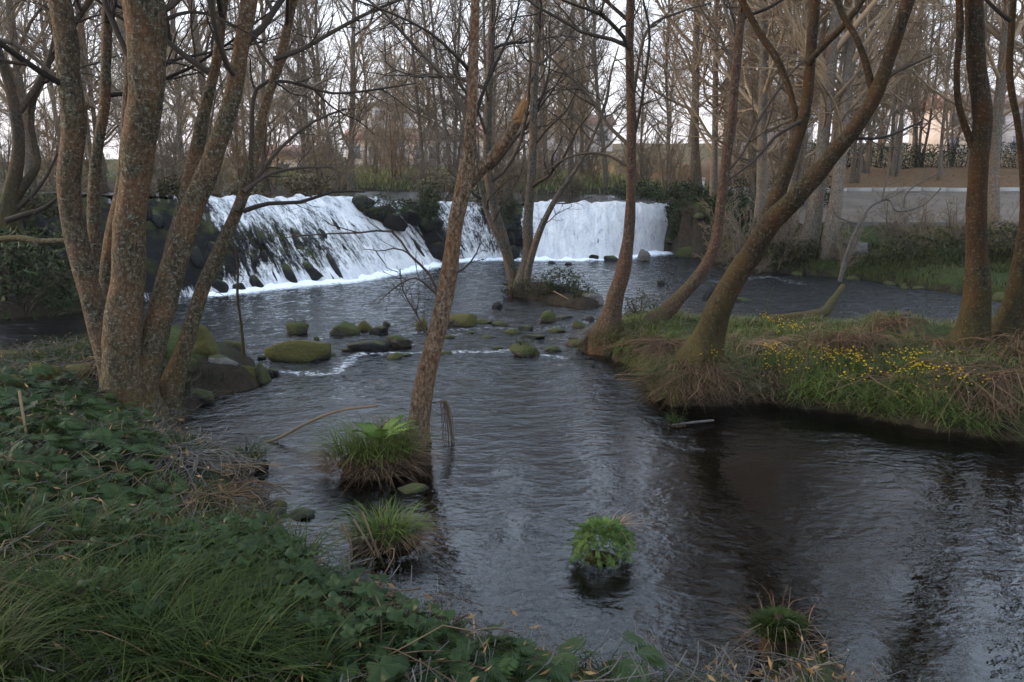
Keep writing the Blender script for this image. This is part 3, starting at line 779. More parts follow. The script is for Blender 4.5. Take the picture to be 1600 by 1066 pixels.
for k in range(30):
    c_ = sh[int(rng.uniform(5, 290))] + [rng.normal(0, .15), rng.normal(.05, .15), 0]
    if not (3 < c_[0] < 14): continue
    r_ = rng.uniform(.08, .22); Vr, Fr = rockverts((r_ * 1.2, r_, r_ * .7), 90 + k * 1.3, ICO2)
    o = link('stone', mesh_np('stone', Vr, [Fr], True), M_['rock']); o.location = (float(c_[0]), float(c_[1]), max(hgt(c_[0], c_[1]), -.03) + .02); tag(o, 'small dark stone among others along the waterline of the right shore', 'rock', 'stones along the right shore')
for px, py in [(440, 545), (500, 530), (515, 556), (548, 548), (612, 560), (640, 556), (700, 528), (738, 520), (755, 528), (690, 552), (800, 520), (815, 515), (838, 528), (890, 530), (870, 548), (905, 540), (780, 545), (545, 508), (410, 560), (745, 505)]:
    P_ = G(px + rng.normal(0, 4), py); r_ = rng.uniform(.05, .15); Vr, Fr = rockverts((r_ * rng.uniform(1.1, 2.0), r_, r_ * rng.uniform(.4, .75)), px * .7, ICO3)
    o = link('stone', mesh_np('stone', Vr, [Fr], True), M_['rock' if rng.random() < .6 else 'darkrock']); o.location = (float(P_[0]), float(P_[1]), .01); tag(o, 'small dark wet stone in the broken line of stones across the rapids', 'rock', 'small stones of the rapids')
# little pebbles along the waterline of the island and in the shallows: uncountable
n = 260
t = rng.uniform(0, 1, n)
edge = resample(np.c_[island[2:12], np.zeros(10)], 400)
pp = edge[(t * 399).astype(int)] + np.c_[rng.normal(0, .05, n), rng.normal(-.05, .05, n), np.zeros(n)]
pp2 = np.c_[rng.uniform(-3.3, 2.4, 900), rng.uniform(3.8, 9.5, 900), np.zeros(900)]
pp = np.vstack([pp, pp2]); pp[:, 2] = land(pp[:, 0], pp[:, 1])
pp = pp[(pp[:, 2] < .12)]
mb = MB(); Vi, Fi = ico(1)
for p in pp:
    r = rng.uniform(.01, .03) if p[2] > -.1 else rng.uniform(.03, .11)
    mb.add(Vi * (r * rng.uniform(.8, 1.5), r, r * .6) + p, [Fi])
o = mb.build('pebbles', M_['rock']); tag(o, 'scattered pebbles along the waterline and on the shallow bed', 'pebbles', kind='stuff')

# ------------------------------------------------------------------ trees
def bumpy(seed, amp, flare=0.0, z0=0.0):
    def f(ring, P, Rr):
        r = ring - P[:, :, None, :]
        d = amp * fbm(ring[..., 0] * 5 + seed, ring[..., 1] * 5, ring[..., 2] * 2.2, o=3) + amp * .5 * vn(ring[..., 0] * 18, ring[..., 1] * 18 + seed, ring[..., 2] * 9)
        if flare:
            a = np.arctan2(r[..., 1], r[..., 0])
            hh = np.maximum(ring[..., 2] - z0, 0)
            d = d + flare * np.exp(-hh / .22) * (.55 + .45 * np.cos(a * 5 + seed))
        return r * d[..., None]
    return f
def extend(S, L, upb=.5):
    """carry a stem (x,y,z,r) on above the frame to its natural tip"""
    d = S[-1, :3] - S[-2, :3]; d /= np.linalg.norm(d); p = S[-1].copy(); out = [S]
    m = 6
    for k in range(m):
        d = d + np.array([rng.normal(0, .07), rng.normal(0, .07), upb * .3]); d /= np.linalg.norm(d)
        q = p.copy(); q[:3] = p[:3] + d * L / m; q[3] = S[-1, 3] * (1 - (k + 1) / m) + .012
        out.append(q[None]); p = q
    return np.vstack(out)
def pxstem(pts, D0=None, D1=None, bury=True):
    if D0 is None: D0 = hit(*pts[0][:2])[1]
    D1 = D0 if D1 is None else D1
    L = []
    for k, (x, y, w) in enumerate(pts):
        D = D0 + (D1 - D0) * k / (len(pts) - 1); p, s = A(x, y, D); L.append([*p, w * s / FPX / 2 * (.71 if w > 12 else .9)])
    if bury: L.insert(0, [L[0][0], L[0][1], L[0][2] - .35, L[0][3] * 1.1])
    return np.array(L)
TREES_FG = []
def tree(name, label, cat, stems, mat, group=None, limbs=(), L1=16, L2=6, L3=5, l1=(.22, .45), low=.3, twigmat='twig', trop=.04, flare=.35, ext=5.0, amp=.09, sides=14, r1=.6, l1max=1.0, stubs=(), droop=0.0, crown2=None):
    b = stems[0]['S'][1 if stems[0].get('bury', True) else 0, :3]
    root = thing(name, label, cat, b, group)
    crown = MB()
    for k, st in enumerate(stems):
        S = st['S']
        if st.get('ext', ext): S = extend(S, st.get('ext', ext))
        C_ = catmull(S, .10 if S[0, 1] < 14 else .2)
        C_[:, 3] = np.maximum(C_[:, 3], .008)
        wob = .35 * C_[:, 3:4] * np.stack([vn(C_[:, 2] * 1.7, np.full(len(C_), k + 3.3)), vn(C_[:, 2] * 1.7 + 50, np.full(len(C_), k + 9.1))], 1)
        C_[:, :2] += wob
        mb = MB(); mb.add(*tubes(C_[:, :3], C_[:, 3], st.get('sides', sides), bumpy(k * 3.7 + b[0], amp, flare if k == 0 or st.get('flare') else flare * .6, b[2])))
        mb.build(st.get('name', 'trunk'), M_[st.get('mat', mat)], root, True, b)
        RS = resample(C_, 40)
        P, Rr = RS[None, :, :3], RS[None, :, 3]
        n1 = st.get('L1', L1)
        if n1:
            tm = st.get('low', low)
            B1, R1 = grow(P, Rr, n1, l1[0], l1[1], .6, 1.25, 9, trop, .13, tm, 1.0, r1)
            B2, R2 = grow(B1, R1, L2, .3, .65, .4, 1.0, 6, trop * .7, .17, .15, 1.0, .6, .0035, droop=droop)
            B3, R3 = grow(B2, R2, L3, .3, .7, .4, 1.0, 3, trop * .4, .2, .1, 1.0, .6, .0028, droop=droop)
            crown.tubes(B1, R1, 5); crown.tubes(B2, R2, 4); crown.tubes(B3, R3, 3)
    for lm in limbs:
        S = lm['S']; C_ = catmull(S, .15); C_[:, 3] = np.maximum(C_[:, 3], .004)
        if lm.get('part'):
            mb = MB(); mb.add(*tubes(C_[:, :3], C_[:, 3], 10, bumpy(2.2, amp))); mb.build(lm['part'], M_[lm.get('mat', mat)], root, True, b)
        else: crown.tubes(C_[None, :, :3], C_[None, :, 3], 6)
        RS = resample(C_, 24)
        if lm.get('n', 8):
            B2, R2 = grow(RS[None, :, :3], RS[None, :, 3], lm.get('n', 8), .2, .5, .4, 1.0, 6, trop * .7, .17, .2, 1.0, .6, .0035)
            B3, R3 = grow(B2, R2, 5, .3, .7, .4, 1.0, 4, trop * .4, .2, .1, 1.0, .6, .0028)
            crown.tubes(B2, R2, 4); crown.tubes(B3, R3, 3)
    if crown.n: crown.build('crown', M_[twigmat], root, True, b)
    return root
def limb(pts, D0, D1=None, **k): return dict(S=pxstem(pts, D0, D1, False), **k)

# T1 the many-stemmed clump on the left bank
D = hit(200, 632)[1]
T1 = [dict(S=pxstem([(192, 632, 92), (194, 590, 84), (196, 500, 76), (205, 400, 69), (214, 300, 63), (221, 200, 70), (227, 100, 80), (225, -30, 90)], D, D - .3), flare=True),
      dict(S=pxstem([(186, 600, 74), (165, 540, 58), (146, 480, 47), (125, 400, 47), (110, 300, 48), (117, 200, 50), (104, 100, 50), (92, -30, 48)], D + .25, D + .3)),
      dict(S=pxstem([(178, 590, 40), (162, 500, 34), (150, 420, 28), (146, 330, 26), (151, 250, 24), (164, 130, 22), (171, -30, 22)], D + .7, D + 1.5)),
      dict(S=pxstem([(195, 590, 46), (180, 500, 40), (168, 450, 40), (176, 380, 40), (190, 300, 38), (199, 200, 32), (206, 60, 26), (214, -30, 24)], D + .65, D + .9)),
      dict(S=pxstem([(225, 622, 78), (240, 550, 60), (257, 470, 55), (288, 370, 50), (320, 280, 45), (346, 200, 40), (371, 100, 36), (392, -30, 34)], D + .15, D + .3)),
      dict(S=pxstem([(222, 600, 50), (238, 510, 36), (257, 430, 36), (281, 340, 34), (301, 260, 32), (320, 180, 28), (336, 100, 22), (356, -30, 19)], D + .6, D + 1.0)),
      dict(S=pxstem([(262, 610, 48), (290, 530, 36), (315, 450, 32), (346, 380, 28), (376, 310, 26), (400, 230, 22), (415, 170, 20), (440, 90, 20), (466, -30, 17)], D + .5, D + 1.1))]
L1_ = [limb([(428, 92, 10), (470, 78, 8), (520, 50, 7), (580, 18, 6), (650, -10, 4)], D + .95, D + 1.5, n=9),
       limb([(392, 250, 9), (400, 140, 7), (450, 128, 6), (520, 146, 5), (600, 138, 4), (650, 130, 3)], D + .8, D + 2, n=8),
       limb([(380, 330, 10), (420, 318, 8), (470, 316, 7), (520, 300, 5), (570, 300, 3)], D + .7, D + 1.2, n=8),
       limb([(370, 330, 9), (400, 280, 8), (440, 230, 6), (490, 190, 5), (540, 170, 3)], D + .7, D + 1.6, n=8),
       limb([(380, 300, 9), (420, 272, 7), (470, 262, 5), (520, 262, 3)], D + .7, D + 1.4, n=10),
       limb([(260, 30, 8), (300, 18, 6), (350, 32, 4), (420, 70, 3)], D - .2, D, n=6)]
tree('alder_clump', 'big clump of seven grey-brown lichened trunks rising from one base on the left bank', 'tree', T1, 'alder', limbs=L1_, L1=15, L2=7, L3=7, low=.33, l1=(.16, .36), ext=6, r1=.5)

# T2 dark gnarled tree at the left edge
D = 14.5
tree('gnarled_tree', 'dark gnarled tree with curved forking stems on the rocky ledge at the left edge', 'tree',
     [dict(S=pxstem([(14, 345, 46), (22, 300, 36), (30, 230, 26), (20, 160, 24), (8, 110, 22), (-14, 40, 20), (-22, -30, 18)], D)),
      dict(S=pxstem([(22, 310, 26), (48, 276, 18), (60, 250, 15), (48, 200, 15), (52, 150, 16), (72, 105, 15), (100, 60, 13), (140, 0, 11)], D, D + .4, False), bury=False, ext=3),
      dict(S=pxstem([(30, 175, 14), (48, 150, 12), (62, 130, 12), (80, 90, 10), (88, 40, 8)], D, D + .3, False), bury=False, ext=3)],
     'dark', limbs=[limb([(-20, 60, 8), (20, 68, 8), (60, 96, 7), (92, 126, 4)], D - .5, n=5), limb([(-40, 378, 13), (30, 372, 15), (60, 378, 14), (100, 376, 9), (128, 380, 5)], 11.5, 11.2, n=5, part='low_branch', mat='alder'),
                    limb([(20, 330, 12), (45, 310, 9), (70, 280, 6), (90, 240, 4)], D, n=6), limb([(10, 345, 14), (40, 335, 10), (70, 325, 7), (100, 300, 4)], D - .3, n=8)],
     L1=14, L2=7, L3=7, low=.3, ext=5, flare=.2)

# T3 the leaning tree in midstream with the snapped limb
D = 8.5
t3 = tree('leaning_tree', 'lone leaning tree with orange-brown bark and a snapped limb, standing in midstream', 'tree',
     [dict(S=pxstem([(652, 715, 52), (655, 660, 46), (667, 590, 43), (685, 520, 42), (697, 460, 39), (708, 400, 35), (717, 340, 33), (729, 285, 36), (734, 240, 27), (735, 200, 24), (739, 100, 21), (744, -30, 19)], D, D - .3))],
     'birchy', limbs=[limb([(733, 285, 30), (752, 264, 28), (775, 240, 27), (797, 210, 24), (812, 180, 19), (816, 171, 10)], D - .1, D - .5, n=0, part='broken_limb', mat='birchy'),
         limb([(734, 210, 9), (722, 165, 8), (690, 115, 7), (650, 75, 6), (600, 20, 5), (560, -10, 4)], D - .2, D + .5, n=10),
         limb([(733, 110, 8), (710, 85, 6), (670, 50, 5), (610, 20, 4), (540, -5, 3)], D - .2, D - .8, n=9),
         limb([(740, 190, 8), (760, 130, 6), (785, 80, 5), (805, 30, 4), (815, -20, 3)], D - .2, D + .4, n=9),
         limb([(688, 470, 6), (672, 430, 5), (640, 398, 4), (612, 362, 4), (560, 364, 3), (500, 366, 2.4), (440, 372, 1.6)], D, D + .2, n=7),
         limb([(692, 470, 5), (660, 440, 4), (640, 436, 3), (610, 455, 2.4), (590, 475, 1.5)], D - .05, D - .3, n=10),
         limb([(676, 540, 4), (650, 490, 3), (630, 455, 2.4), (625, 420, 1.6)], D - .1, D - .3, n=12),
         limb([(702, 430, 4), (725, 420, 3.4), (745, 395, 2.4), (752, 370, 1.6)], D - .1, D - .3, n=6)],
     L1=10, L2=7, L3=7, low=.55, l1=(.16, .3), ext=5, flare=.95)
p, s = A(814, 176, D - .5)
mb = MB()
for k in range(11):
    o_ = np.array([rng.uniform(-.03, .03), rng.uniform(-.03, .03), rng.uniform(-.03, .03)]); L_ = rng.uniform(.06, .17); d_ = np.array([.42 + rng.normal(0, .06), rng.normal(0, .06), .9]); d_ /= np.linalg.norm(d_)
    mb.tubes(np.array([[p + o_ - d_ * .08, p + o_ + d_ * L_ * .5, p + o_ + d_ * L_]]), np.array([[.022, .017, .003]]), 5)
mb.build('splintered_end', M_['wood'], t3, False, t3.location)

# T4 cluster on the brushy islet
D = hit(812, 452)[1]
tree('islet_tree', 'cluster of grey-green stems growing from the brushy islet below the weir', 'tree',
     [dict(S=pxstem([(812, 455, 34), (826, 400, 25), (826, 350, 21), (832, 280, 19), (833, 180, 17), (839, 80, 15), (838, -30, 13)], D)),
      dict(S=pxstem([(806, 455, 32), (796, 410, 24), (784, 365, 22), (770, 310, 21), (761, 230, 18), (765, 100, 16), (771, -30, 13)], D + .2, D + .6)),
      dict(S=pxstem([(822, 450, 16), (832, 395, 12), (846, 352, 11), (871, 305, 9), (906, 255, 7), (936, 190, 5)], D - .1, D - .5), ext=1.5, L1=8),
      dict(S=pxstem([(806, 450, 18), (790, 400, 13), (768, 350, 10), (752, 300, 8), (742, 230, 6)], D + .1, D), ext=2, L1=12, low=.2)],
     'grey', L1=22, L2=7, L3=6, low=.22, l1=(.16, .36), ext=5)

# T5 upright reddish trunk
D = hit(955, 522)[1]
tree('red_trunk_tree', 'straight slender tree with smooth reddish bark at the tip of the flowery island', 'tree',
     [dict(S=pxstem([(950, 522, 62), (956, 495, 44), (963, 465, 36), (976, 420, 31), (985, 360, 25), (988, 300, 21), (986, 200, 21), (984, 100, 19), (985, -30, 18)], D))],
     'red', limbs=[limb([(980, 225, 7), (950, 195, 6), (920, 150, 5), (870, 100, 4), (820, 50, 3)], D, D + 1, n=10), limb([(982, 260, 6), (940, 240, 5), (890, 245, 4), (850, 270, 2)], D, D + .5, n=8),
                   limb([(990, 220, 6), (1002, 160, 5), (1015, 60, 5), (1005, 0, 4)], D, D - .4, n=9), limb([(990, 150, 5), (1010, 50, 5), (1060, 20, 4), (1110, 5, 3)], D, D + .6, n=9)],
     L1=30, L2=7, L3=8, low=.42, l1=(.16, .32), ext=5, flare=.4)
# T6 second leaning one
D = hit(1035, 505)[1]
tree('bowed_tree', 'thin pinkish-grey tree bowed to the right, between the red trunk and the mossy forked tree', 'tree',
     [dict(S=pxstem([(1020, 508, 44), (1050, 478, 32), (1090, 435, 27), (1118, 385, 24), (1129, 320, 22), (1136, 250, 22), (1146, 150, 20), (1156, 50, 18), (1162, -30, 16)], D, D + .6))],
     'red', limbs=[limb([(1134, 270, 6), (1160, 240, 5), (1190, 180, 5), (1240, 110, 4), (1290, 70, 3)], D + .4, D + 1, n=8)], L1=30, L2=7, L3=8, low=.42, l1=(.16, .32), ext=5)
# T7 mossy forked tree
D = hit(1108, 552)[1]
tree('forked_mossy_tree', 'mossy orange-brown tree leaning right and forking low into two long stems', 'tree',
     [dict(S=pxstem([(1100, 556, 84), (1112, 520, 64), (1126, 480, 56), (1152, 435, 49), (1184, 388, 48), (1212, 345, 46), (1245, 312, 42), (1290, 258, 37), (1330, 205, 34), (1370, 138, 31), (1396, 70, 28), (1428, -30, 26)], D, D - .5)),
      dict(S=pxstem([(1190, 380, 38), (1208, 330, 36), (1224, 285, 30), (1241, 235, 26), (1258, 160, 24), (1265, 80, 23), (1276, -30, 21)], D - .1, D + .5, False), bury=False),
      dict(S=pxstem([(1362, 140, 18), (1352, 95, 15), (1336, 55, 13), (1318, 25, 11), (1300, -20, 10)], D - .35, D - .2, False), bury=False, ext=3, L1=8),
      dict(S=pxstem([(1260, 100, 15), (1290, 68, 12), (1320, 38, 11), (1348, 0, 10), (1360, -30, 9)], D + .3, D + .1, False), bury=False, ext=3, L1=8),
      dict(S=pxstem([(1245, 210, 12), (1236, 150, 13), (1215, 95, 12), (1185, 50, 12), (1150, -20, 11)], D + .3, D + .8, False), bury=False, ext=3, L1=8)],
     'mossy', limbs=[limb([(1375, 130, 9), (1400, 112, 7), (1430, 98, 6), (1456, 86, 4)], D - .4, D - .6, n=6), limb([(1250, 190, 7), (1210, 215, 6), (1180, 250, 4), (1140, 280, 3)], D + .2, D - .4, n=8),
                     limb([(1320, 215, 7), (1380, 215, 5), (1440, 190, 3)], D - .4, D + .3, n=7)],
     L1=12, L2=7, L3=7, low=.55, l1=(.14, .3), ext=5, flare=.4)
# T8 right edge
D = hit(1525, 545)[1]
tree('right_edge_tree', 'stout lichen-spotted brown tree with splayed side stems at the right end of the isle', 'tree',
     [dict(S=pxstem([(1515, 552, 92), (1524, 510, 70), (1530, 460, 58), (1531, 400, 47), (1531, 300, 39), (1531, 200, 41), (1526, 100, 39), (1520, -30, 37)], D, D - .2)),
      dict(S=pxstem([(1550, 545, 52), (1576, 490, 44), (1594, 420, 34), (1605, 340, 24), (1600, 270, 18), (1590, 200, 14), (1576, 120, 12), (1580, 40, 11), (1586, -30, 10)], D + .3, D + .2)),
      dict(S=pxstem([(1580, 548, 64), (1602, 480, 50), (1640, 400, 40), (1680, 280, 34), (1710, 100, 28)], D - .1, D - .4)),
      dict(S=pxstem([(1528, 250, 16), (1512, 210, 15), (1498, 165, 14), (1494, 110, 13), (1500, 40, 12), (1496, -30, 10)], D - .1, D - .3, False), bury=False, ext=3, L1=8)],
     'mossy', L1=14, L2=7, L3=7, low=.45, l1=(.14, .3), ext=5, flare=.35)

# ------------------------------------------------------------------ the wood beyond
def proto(kind, seed):
    global rng
    keep = rng; rng = np.random.default_rng(seed)
    root = thing('bare_tree', 'bare tree', 'tree')
    crown = MB()
    stems = []
    if kind == 'slender':
        H = 14; r = rng.uniform(.075, .115); spec = [(0, 0, 1.0)]; n1, up, l1 = 46, .05, (.15, .30)
    elif kind == 'multi':
        H = 13; r = .075; spec = [(rng.uniform(-.12, .12), rng.uniform(-.12, .12), rng.uniform(.8, 1)) for _ in range(3)]; n1, up, l1 = 22, .05, (.16, .32)
    elif kind == 'thicket':
        H = 4.5; r = .035; spec = [(rng.uniform(-.35, .35), rng.uniform(-.35, .35), rng.uniform(.5, 1)) for _ in range(9)]; n1, up, l1 = 9, .06, (.25, .5)
    else:
        H = 13; r = .17; spec = [(0, 0, 1.0)]; n1, up, l1 = 34, .03, (.25, .5)
    for k, (lx, ly, hs) in enumerate(spec):
        n = 16; z = np.linspace(-.3, H * hs, n); t = np.linspace(0, 1, n)
        wob = .02 * H * np.stack([fbm(t * 2.2 + seed + k, t * 0 + 1.5, o=2), fbm(t * 2.2 + seed - k, t * 0 + 7.7, o=2)], 1)
        P = np.stack([lx * z + wob[:, 0] - wob[0, 0] + (k * .16 if k else 0), ly * z + wob[:, 1] - wob[0, 1], z], 1)
        rr = r * hs * (1 - t) ** .8 + .012; rr[:2] *= 1.25
        C_ = catmull(np.c_[P, rr], .4)
        mb = MB(); mb.add(*tubes(C_[:, :3], C_[:, 3], 8, bumpy(seed + k, .08)))
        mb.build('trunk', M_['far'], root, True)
        RS = resample(C_, 30)
        B1, R1 = grow(RS[None, :, :3], RS[None, :, 3], n1, l1[0], l1[1], .5, 1.15, 7, up, .12, .12 if kind != 'spread' else .22, 1.0, .6)
        B2, R2 = grow(B1, R1, 9, .3, .6, .4, 1.0, 5, up * .8, .16, .12, 1.0, .6, .008)
        B3, R3 = grow(B2, R2, 11 if kind != 'thicket' else 8, .35, .75, .4, 1.0, 2, up * .5, .2, .1, 1.0, .6, .005)
        crown.tubes(B1, R1, 5); crown.tubes(B2, R2, 3); crown.tubes(B3, R3, 3)
    tan = seed % 2 == 0
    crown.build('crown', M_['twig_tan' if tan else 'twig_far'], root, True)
    rng = keep
    return root
PR = {k: [proto(k, s) for s in ss] for k, ss in dict(slender=(1, 2, 3, 4), multi=(5, 6), spread=(7, 8, 10), thicket=(12, 13)).items()}
MARKS = [(-60, 'left of the gnarled tree at the left edge'), (60, 'behind the gnarled tree at the left edge'), (170, 'behind the left trunks of the big clump'), (265, 'behind the right trunks of the big clump'), (390, 'right of the big clump'), (470, 'above the left white water'), (545, 'above the ridge of rocks in the weir'), (630, 'left of the leaning tree'), (700, 'just left of the snapped limb'), (765, 'just right of the snapped limb'), (850, 'right of the islet stems'), (925, 'left of the straight red trunk'), (1020, 'right of the straight red trunk'), (1080, 'above the right end of the weir'), (1150, 'beside the bowed tree'), (1215, 'behind the left stem of the forked tree'), (1275, 'between the two stems of the forked tree'), (1345, 'behind the right stem of the forked tree'), (1425, 'above the road, left of the stout tree'), (1510, 'just behind the stout tree at the right edge'), (1600, 'right of the stout tree'), (1700, 'beyond the right edge')]
KINDW = {'slender': 'slender single-stemmed', 'multi': 'three-stemmed', 'spread': 'thick spreading', 'thicket': 'many-stemmed'}
def whereis(px): return min(MARKS, key=lambda m: abs(m[0] - px))[1]
def bgtree(kind, px, D, sc, label, group, ground=True):
    if label.startswith('*'): label = KINDW[kind] + ' bare ' + ('shrub' if kind == 'thicket' else 'tree') + ' ' + whereis(px) + (', nearer row' if D < 33 else ', rear row' if D < 48 else ', far back')
    x = (px - 800) / FPX * D * 1.0
    z = hgt(x, D)
    pr = random.choice(PR[kind])
    r = dup(pr, (x, D, z - .05), random.uniform(0, 6.28), sc, label, group)
    r.rotation_euler = (random.gauss(0, .04), random.gauss(0, .04), random.uniform(0, 6.28))
    r.name = {'slender': 'alder_tree', 'multi': 'multistem_tree', 'spread': 'oak_tree', 'thicket': 'thicket_shrub'}[kind]
    return r
GA = 'bare trees behind the left part of the weir'
for px, D in [(60, 24), (-60, 27), (160, 26), (245, 23.5), (290, 30), (345, 26), (420, 31), (120, 34), (10, 36), (220, 38), (380, 38), (-120, 34), (300, 44), (60, 46), (-30, 22), (180, 50), (410, 50)]:
    bgtree(random.choice(['slender', 'slender', 'multi']), px, D, random.uniform(.85, 1.1), '*', GA)
GB = 'bare trees on the far bank behind the middle of the weir'
for px, D in [(478, 34), (505, 36), (552, 34.5), (530, 42), (665, 36.5), (688, 39), (712, 35.5), (735, 44), (780, 37), (850, 40), (890, 38), (905, 45), (945, 36), (820, 48), (480, 55), (770, 62), (880, 60), (1000, 48), (575, 60), (632, 64), (605, 58), (592, 72), (618, 75), (870, 55), (915, 62), (842, 50), (896, 70)]:
    bgtree(random.choice(['slender', 'slender', 'multi']), px, D, random.uniform(.8, 1.1), '*', GB)
GC = 'bare trees on the right bank behind the river'
for px, D in [(1085, 30), (1110, 27), (1180, 24), (1190, 29), (1210, 32), (1235, 26), (1262, 22.5), (1292, 21.8), (1320, 36), (1345, 39), (1390, 38), (1420, 42), (1455, 37), (1470, 44), (1500, 39), (1545, 24.0), (1580, 40), (1620, 37), (1650, 42), (1040, 37), (1130, 36), (1165, 42), (1250, 40), (1360, 50), (1600, 52), (1680, 48), (1140, 56)]:
    k = random.choice(['slender', 'spread', 'spread', 'multi'])
    bgtree(k, px, D, random.uniform(.85, 1.15), '*', GC)
GD = 'trees of the distant wood'
for k in range(30):
    px = random.uniform(-150, 1750); D = random.uniform(72, 130)
    if 540 < px < 660: continue
    bgtree(random.choice(['slender', 'spread']), px, D, random.uniform(.9, 1.25), 'hazy bare tree far off behind the nearer woods and houses', GD)
GE = 'leafless shrubs along the banks'
for px, D in [(412, 29), (490, 30), (500, 27.5), (395, 28), (350, 25), (690, 30.5), (740, 31), (775, 30.5), (270, 22.5), (130, 24), (860, 37), (1065, 29), (1130, 24.5), (1165, 23), (1225, 22.5), (1320, 21.0), (1380, 22), (1450, 21.5), (1490, 22), (1540, 21.5), (1600, 20), (1010, 37), (930, 40), (640, 40), (580, 45), (1180, 33), (1240, 35), (20, 33), (90, 31), (160, 34), (230, 36), (330, 36), (540, 38), (-40, 30), (820, 42), (60, 40), (280, 42), (600, 52), (1000, 45)]:
    bgtree('thicket', px, D, random.uniform(.5, .9) if not (1290 < px < 1610) else random.uniform(.22, .38), '*', GE)
# a tree that kept its withered leaves, far right
for px, D, lab in [(1415, 47, 'tree with a haze of withered tan leaves behind the hedge on the right'), (1290, 48, 'second tree with withered tan leaves, left of the hedge')]:
    r = bgtree('spread', px, D, .9, lab, None)
    n = 4200; c = rng.normal(size=(n, 3)); c /= np.linalg.norm(c, axis=1, keepdims=True); c *= rng.uniform(.3, 1, n)[:, None] ** .4
    c = c * [3.2, 3.0, 4.0] + [0, 0, 8]; c = c[fbm(c[:, 0] * .7, c[:, 1] * .7, c[:, 2] * .7, o=2) > -.1]
    mb = MB(); mb.add(*leafcards(c, rng.uniform(.04, .08, len(c)))); mb.build('withered_leaves', M_['tanleaf'], r)
for k in PR:
    for r in PR[k]: drop(r)

# ------------------------------------------------------------------ far houses
def wallmat(name, c):
    m, nt, out = newmat(name)
    geo = nt.nodes.new('ShaderNodeNewGeometry')
    n1 = noise(nt, (geo, 'Position'), .8, 5, .6)
    finish(nt, out, Base_Color=ramp(nt, n1, [(.3, tuple(x * .8 for x in c)), (.7, c)]), Roughness=.9); return m
M_['wall_pink'] = wallmat('pink_render', (.52, .43, .37)); M_['wall_cream'] = wallmat('cream_render', (.70, .52, .33)); M_['wall_pale'] = wallmat('pale_render', (.52, .45, .41))
M_['roof'] = plain('clay_tiles', (.15, .085, .065), (.28, .17, .13), 5, .8, bump=.5)
M_['greyroof'] = plain('grey_roof', (.12, .11, .11), (.2, .19, .18), 5, .8)
M_['pane'] = plain('window_glass', (.10, .10, .11), (.16, .16, .16), 3, .1, spec=.6)
M_['frame'] = plain('window_frame', (.4, .37, .34), (.46, .43, .4), 3)
def boxv(x0, x1, y0, y1, z0, z1):
    V = [[x, y, z] for z in (z0, z1) for y in (y0, y1) for x in (x0, x1)]
    return V, [np.array([[0, 2, 3, 1], [4, 5, 7, 6], [0, 1, 5, 4], [2, 6, 7, 3], [0, 4, 6, 2], [1, 3, 7, 5]])]
def house(px, D, w, h, dep, label, wall, roof, cols, rows, rh=1.4, flat=False, rz=0.0, z=None):
    x = (px - 800) / FPX * D; z = hgt(x, D) if z is None else z
    root = thing('house' if not flat else 'apartment_block', label, 'building', (x, D, z)); root.rotation_euler = (0, 0, rz)
    mb = MB(); mb.add(*boxv(-w / 2, w / 2, 0, dep, -1, h)); mb.build('wall', M_[wall], root, False)
    mb = MB()
    if flat:
        mb.add(*boxv(-w / 2 - .15, w / 2 + .15, -.15, dep + .15, h + .003, h + .35))
    else:
        o = .4
        V = [[-w / 2 - o, -o, h + .003], [w / 2 + o, -o, h + .003], [w / 2 + o, dep + o, h + .003], [-w / 2 - o, dep + o, h + .003], [-w / 2 - o, dep / 2, h + rh], [w / 2 + o, dep / 2, h + rh]]
        mb.add(V, [np.array([[0, 1, 5, 4], [2, 3, 4, 5]]), np.array([[0, 4, 3], [1, 2, 5]]), np.array([[0, 3, 2, 1]])])
    rf = mb.build('roof', M_[roof], root, False)
    mb = MB(); mb.add(*boxv(w * .2, w * .2 + .6, dep * .55, dep * .55 + .6, h + .2, h + rh + .7)); mb.build('chimney', M_[wall], rf, False)
    ww, wh = min(1.1, w / cols * .5), min(1.4, h / rows * .5)
    for i in range(cols):
        for j in range(rows):
            cx = -w / 2 + (i + .5) * w / cols; cz = (j + .5) * h / rows
            mb = MB()
            mb.add(*boxv(cx - ww / 2 - .08, cx + ww / 2 + .08, -.06, -.003, cz - wh / 2 - .08, cz - wh / 2)); mb.add(*boxv(cx - ww / 2 - .08, cx + ww / 2 + .08, -.06, -.003, cz + wh / 2, cz + wh / 2 + .08))
            mb.add(*boxv(cx - ww / 2 - .08, cx - ww / 2, -.05, -.003, cz - wh / 2, cz + wh / 2)); mb.add(*boxv(cx + ww / 2, cx + ww / 2 + .08, -.05, -.003, cz - wh / 2, cz + wh / 2))
            f = mb.build('window', M_['frame'], root, False)
            mb = MB(); mb.add(*boxv(cx - ww / 2, cx + ww / 2, -.02, -.004, cz - wh / 2, cz + wh / 2)); mb.build('pane', M_['pane'], f, False)
    return root
house(600, 112, 7.5, 7.2, 8, 'pale pinkish apartment block standing tallest behind the trees left of the leaning tree', 'wall_pale', 'greyroof', 3, 3, flat=True)
house(452, 60, 4.2, 2.3, 5, 'low house with warm yellowish wall and red roof behind the left weir', 'wall_cream', 'roof', 3, 1, .8, z=.75)
house(680, 92, 7.5, 2.6, 6, 'low red-roofed house with a light wall just left of the islet stems', 'wall_pink', 'roof', 5, 1, 1.3)
house(590, 84, 5.5, 2.4, 6, 'small red-roofed house in front of the tall pinkish block', 'wall_pink', 'roof', 3, 1, 1.2)
house(890, 88, 8.5, 4.4, 8, 'two-storey pinkish house with a dark roof behind the right part of the weir', 'wall_pink', 'roof', 4, 2, 1.2)
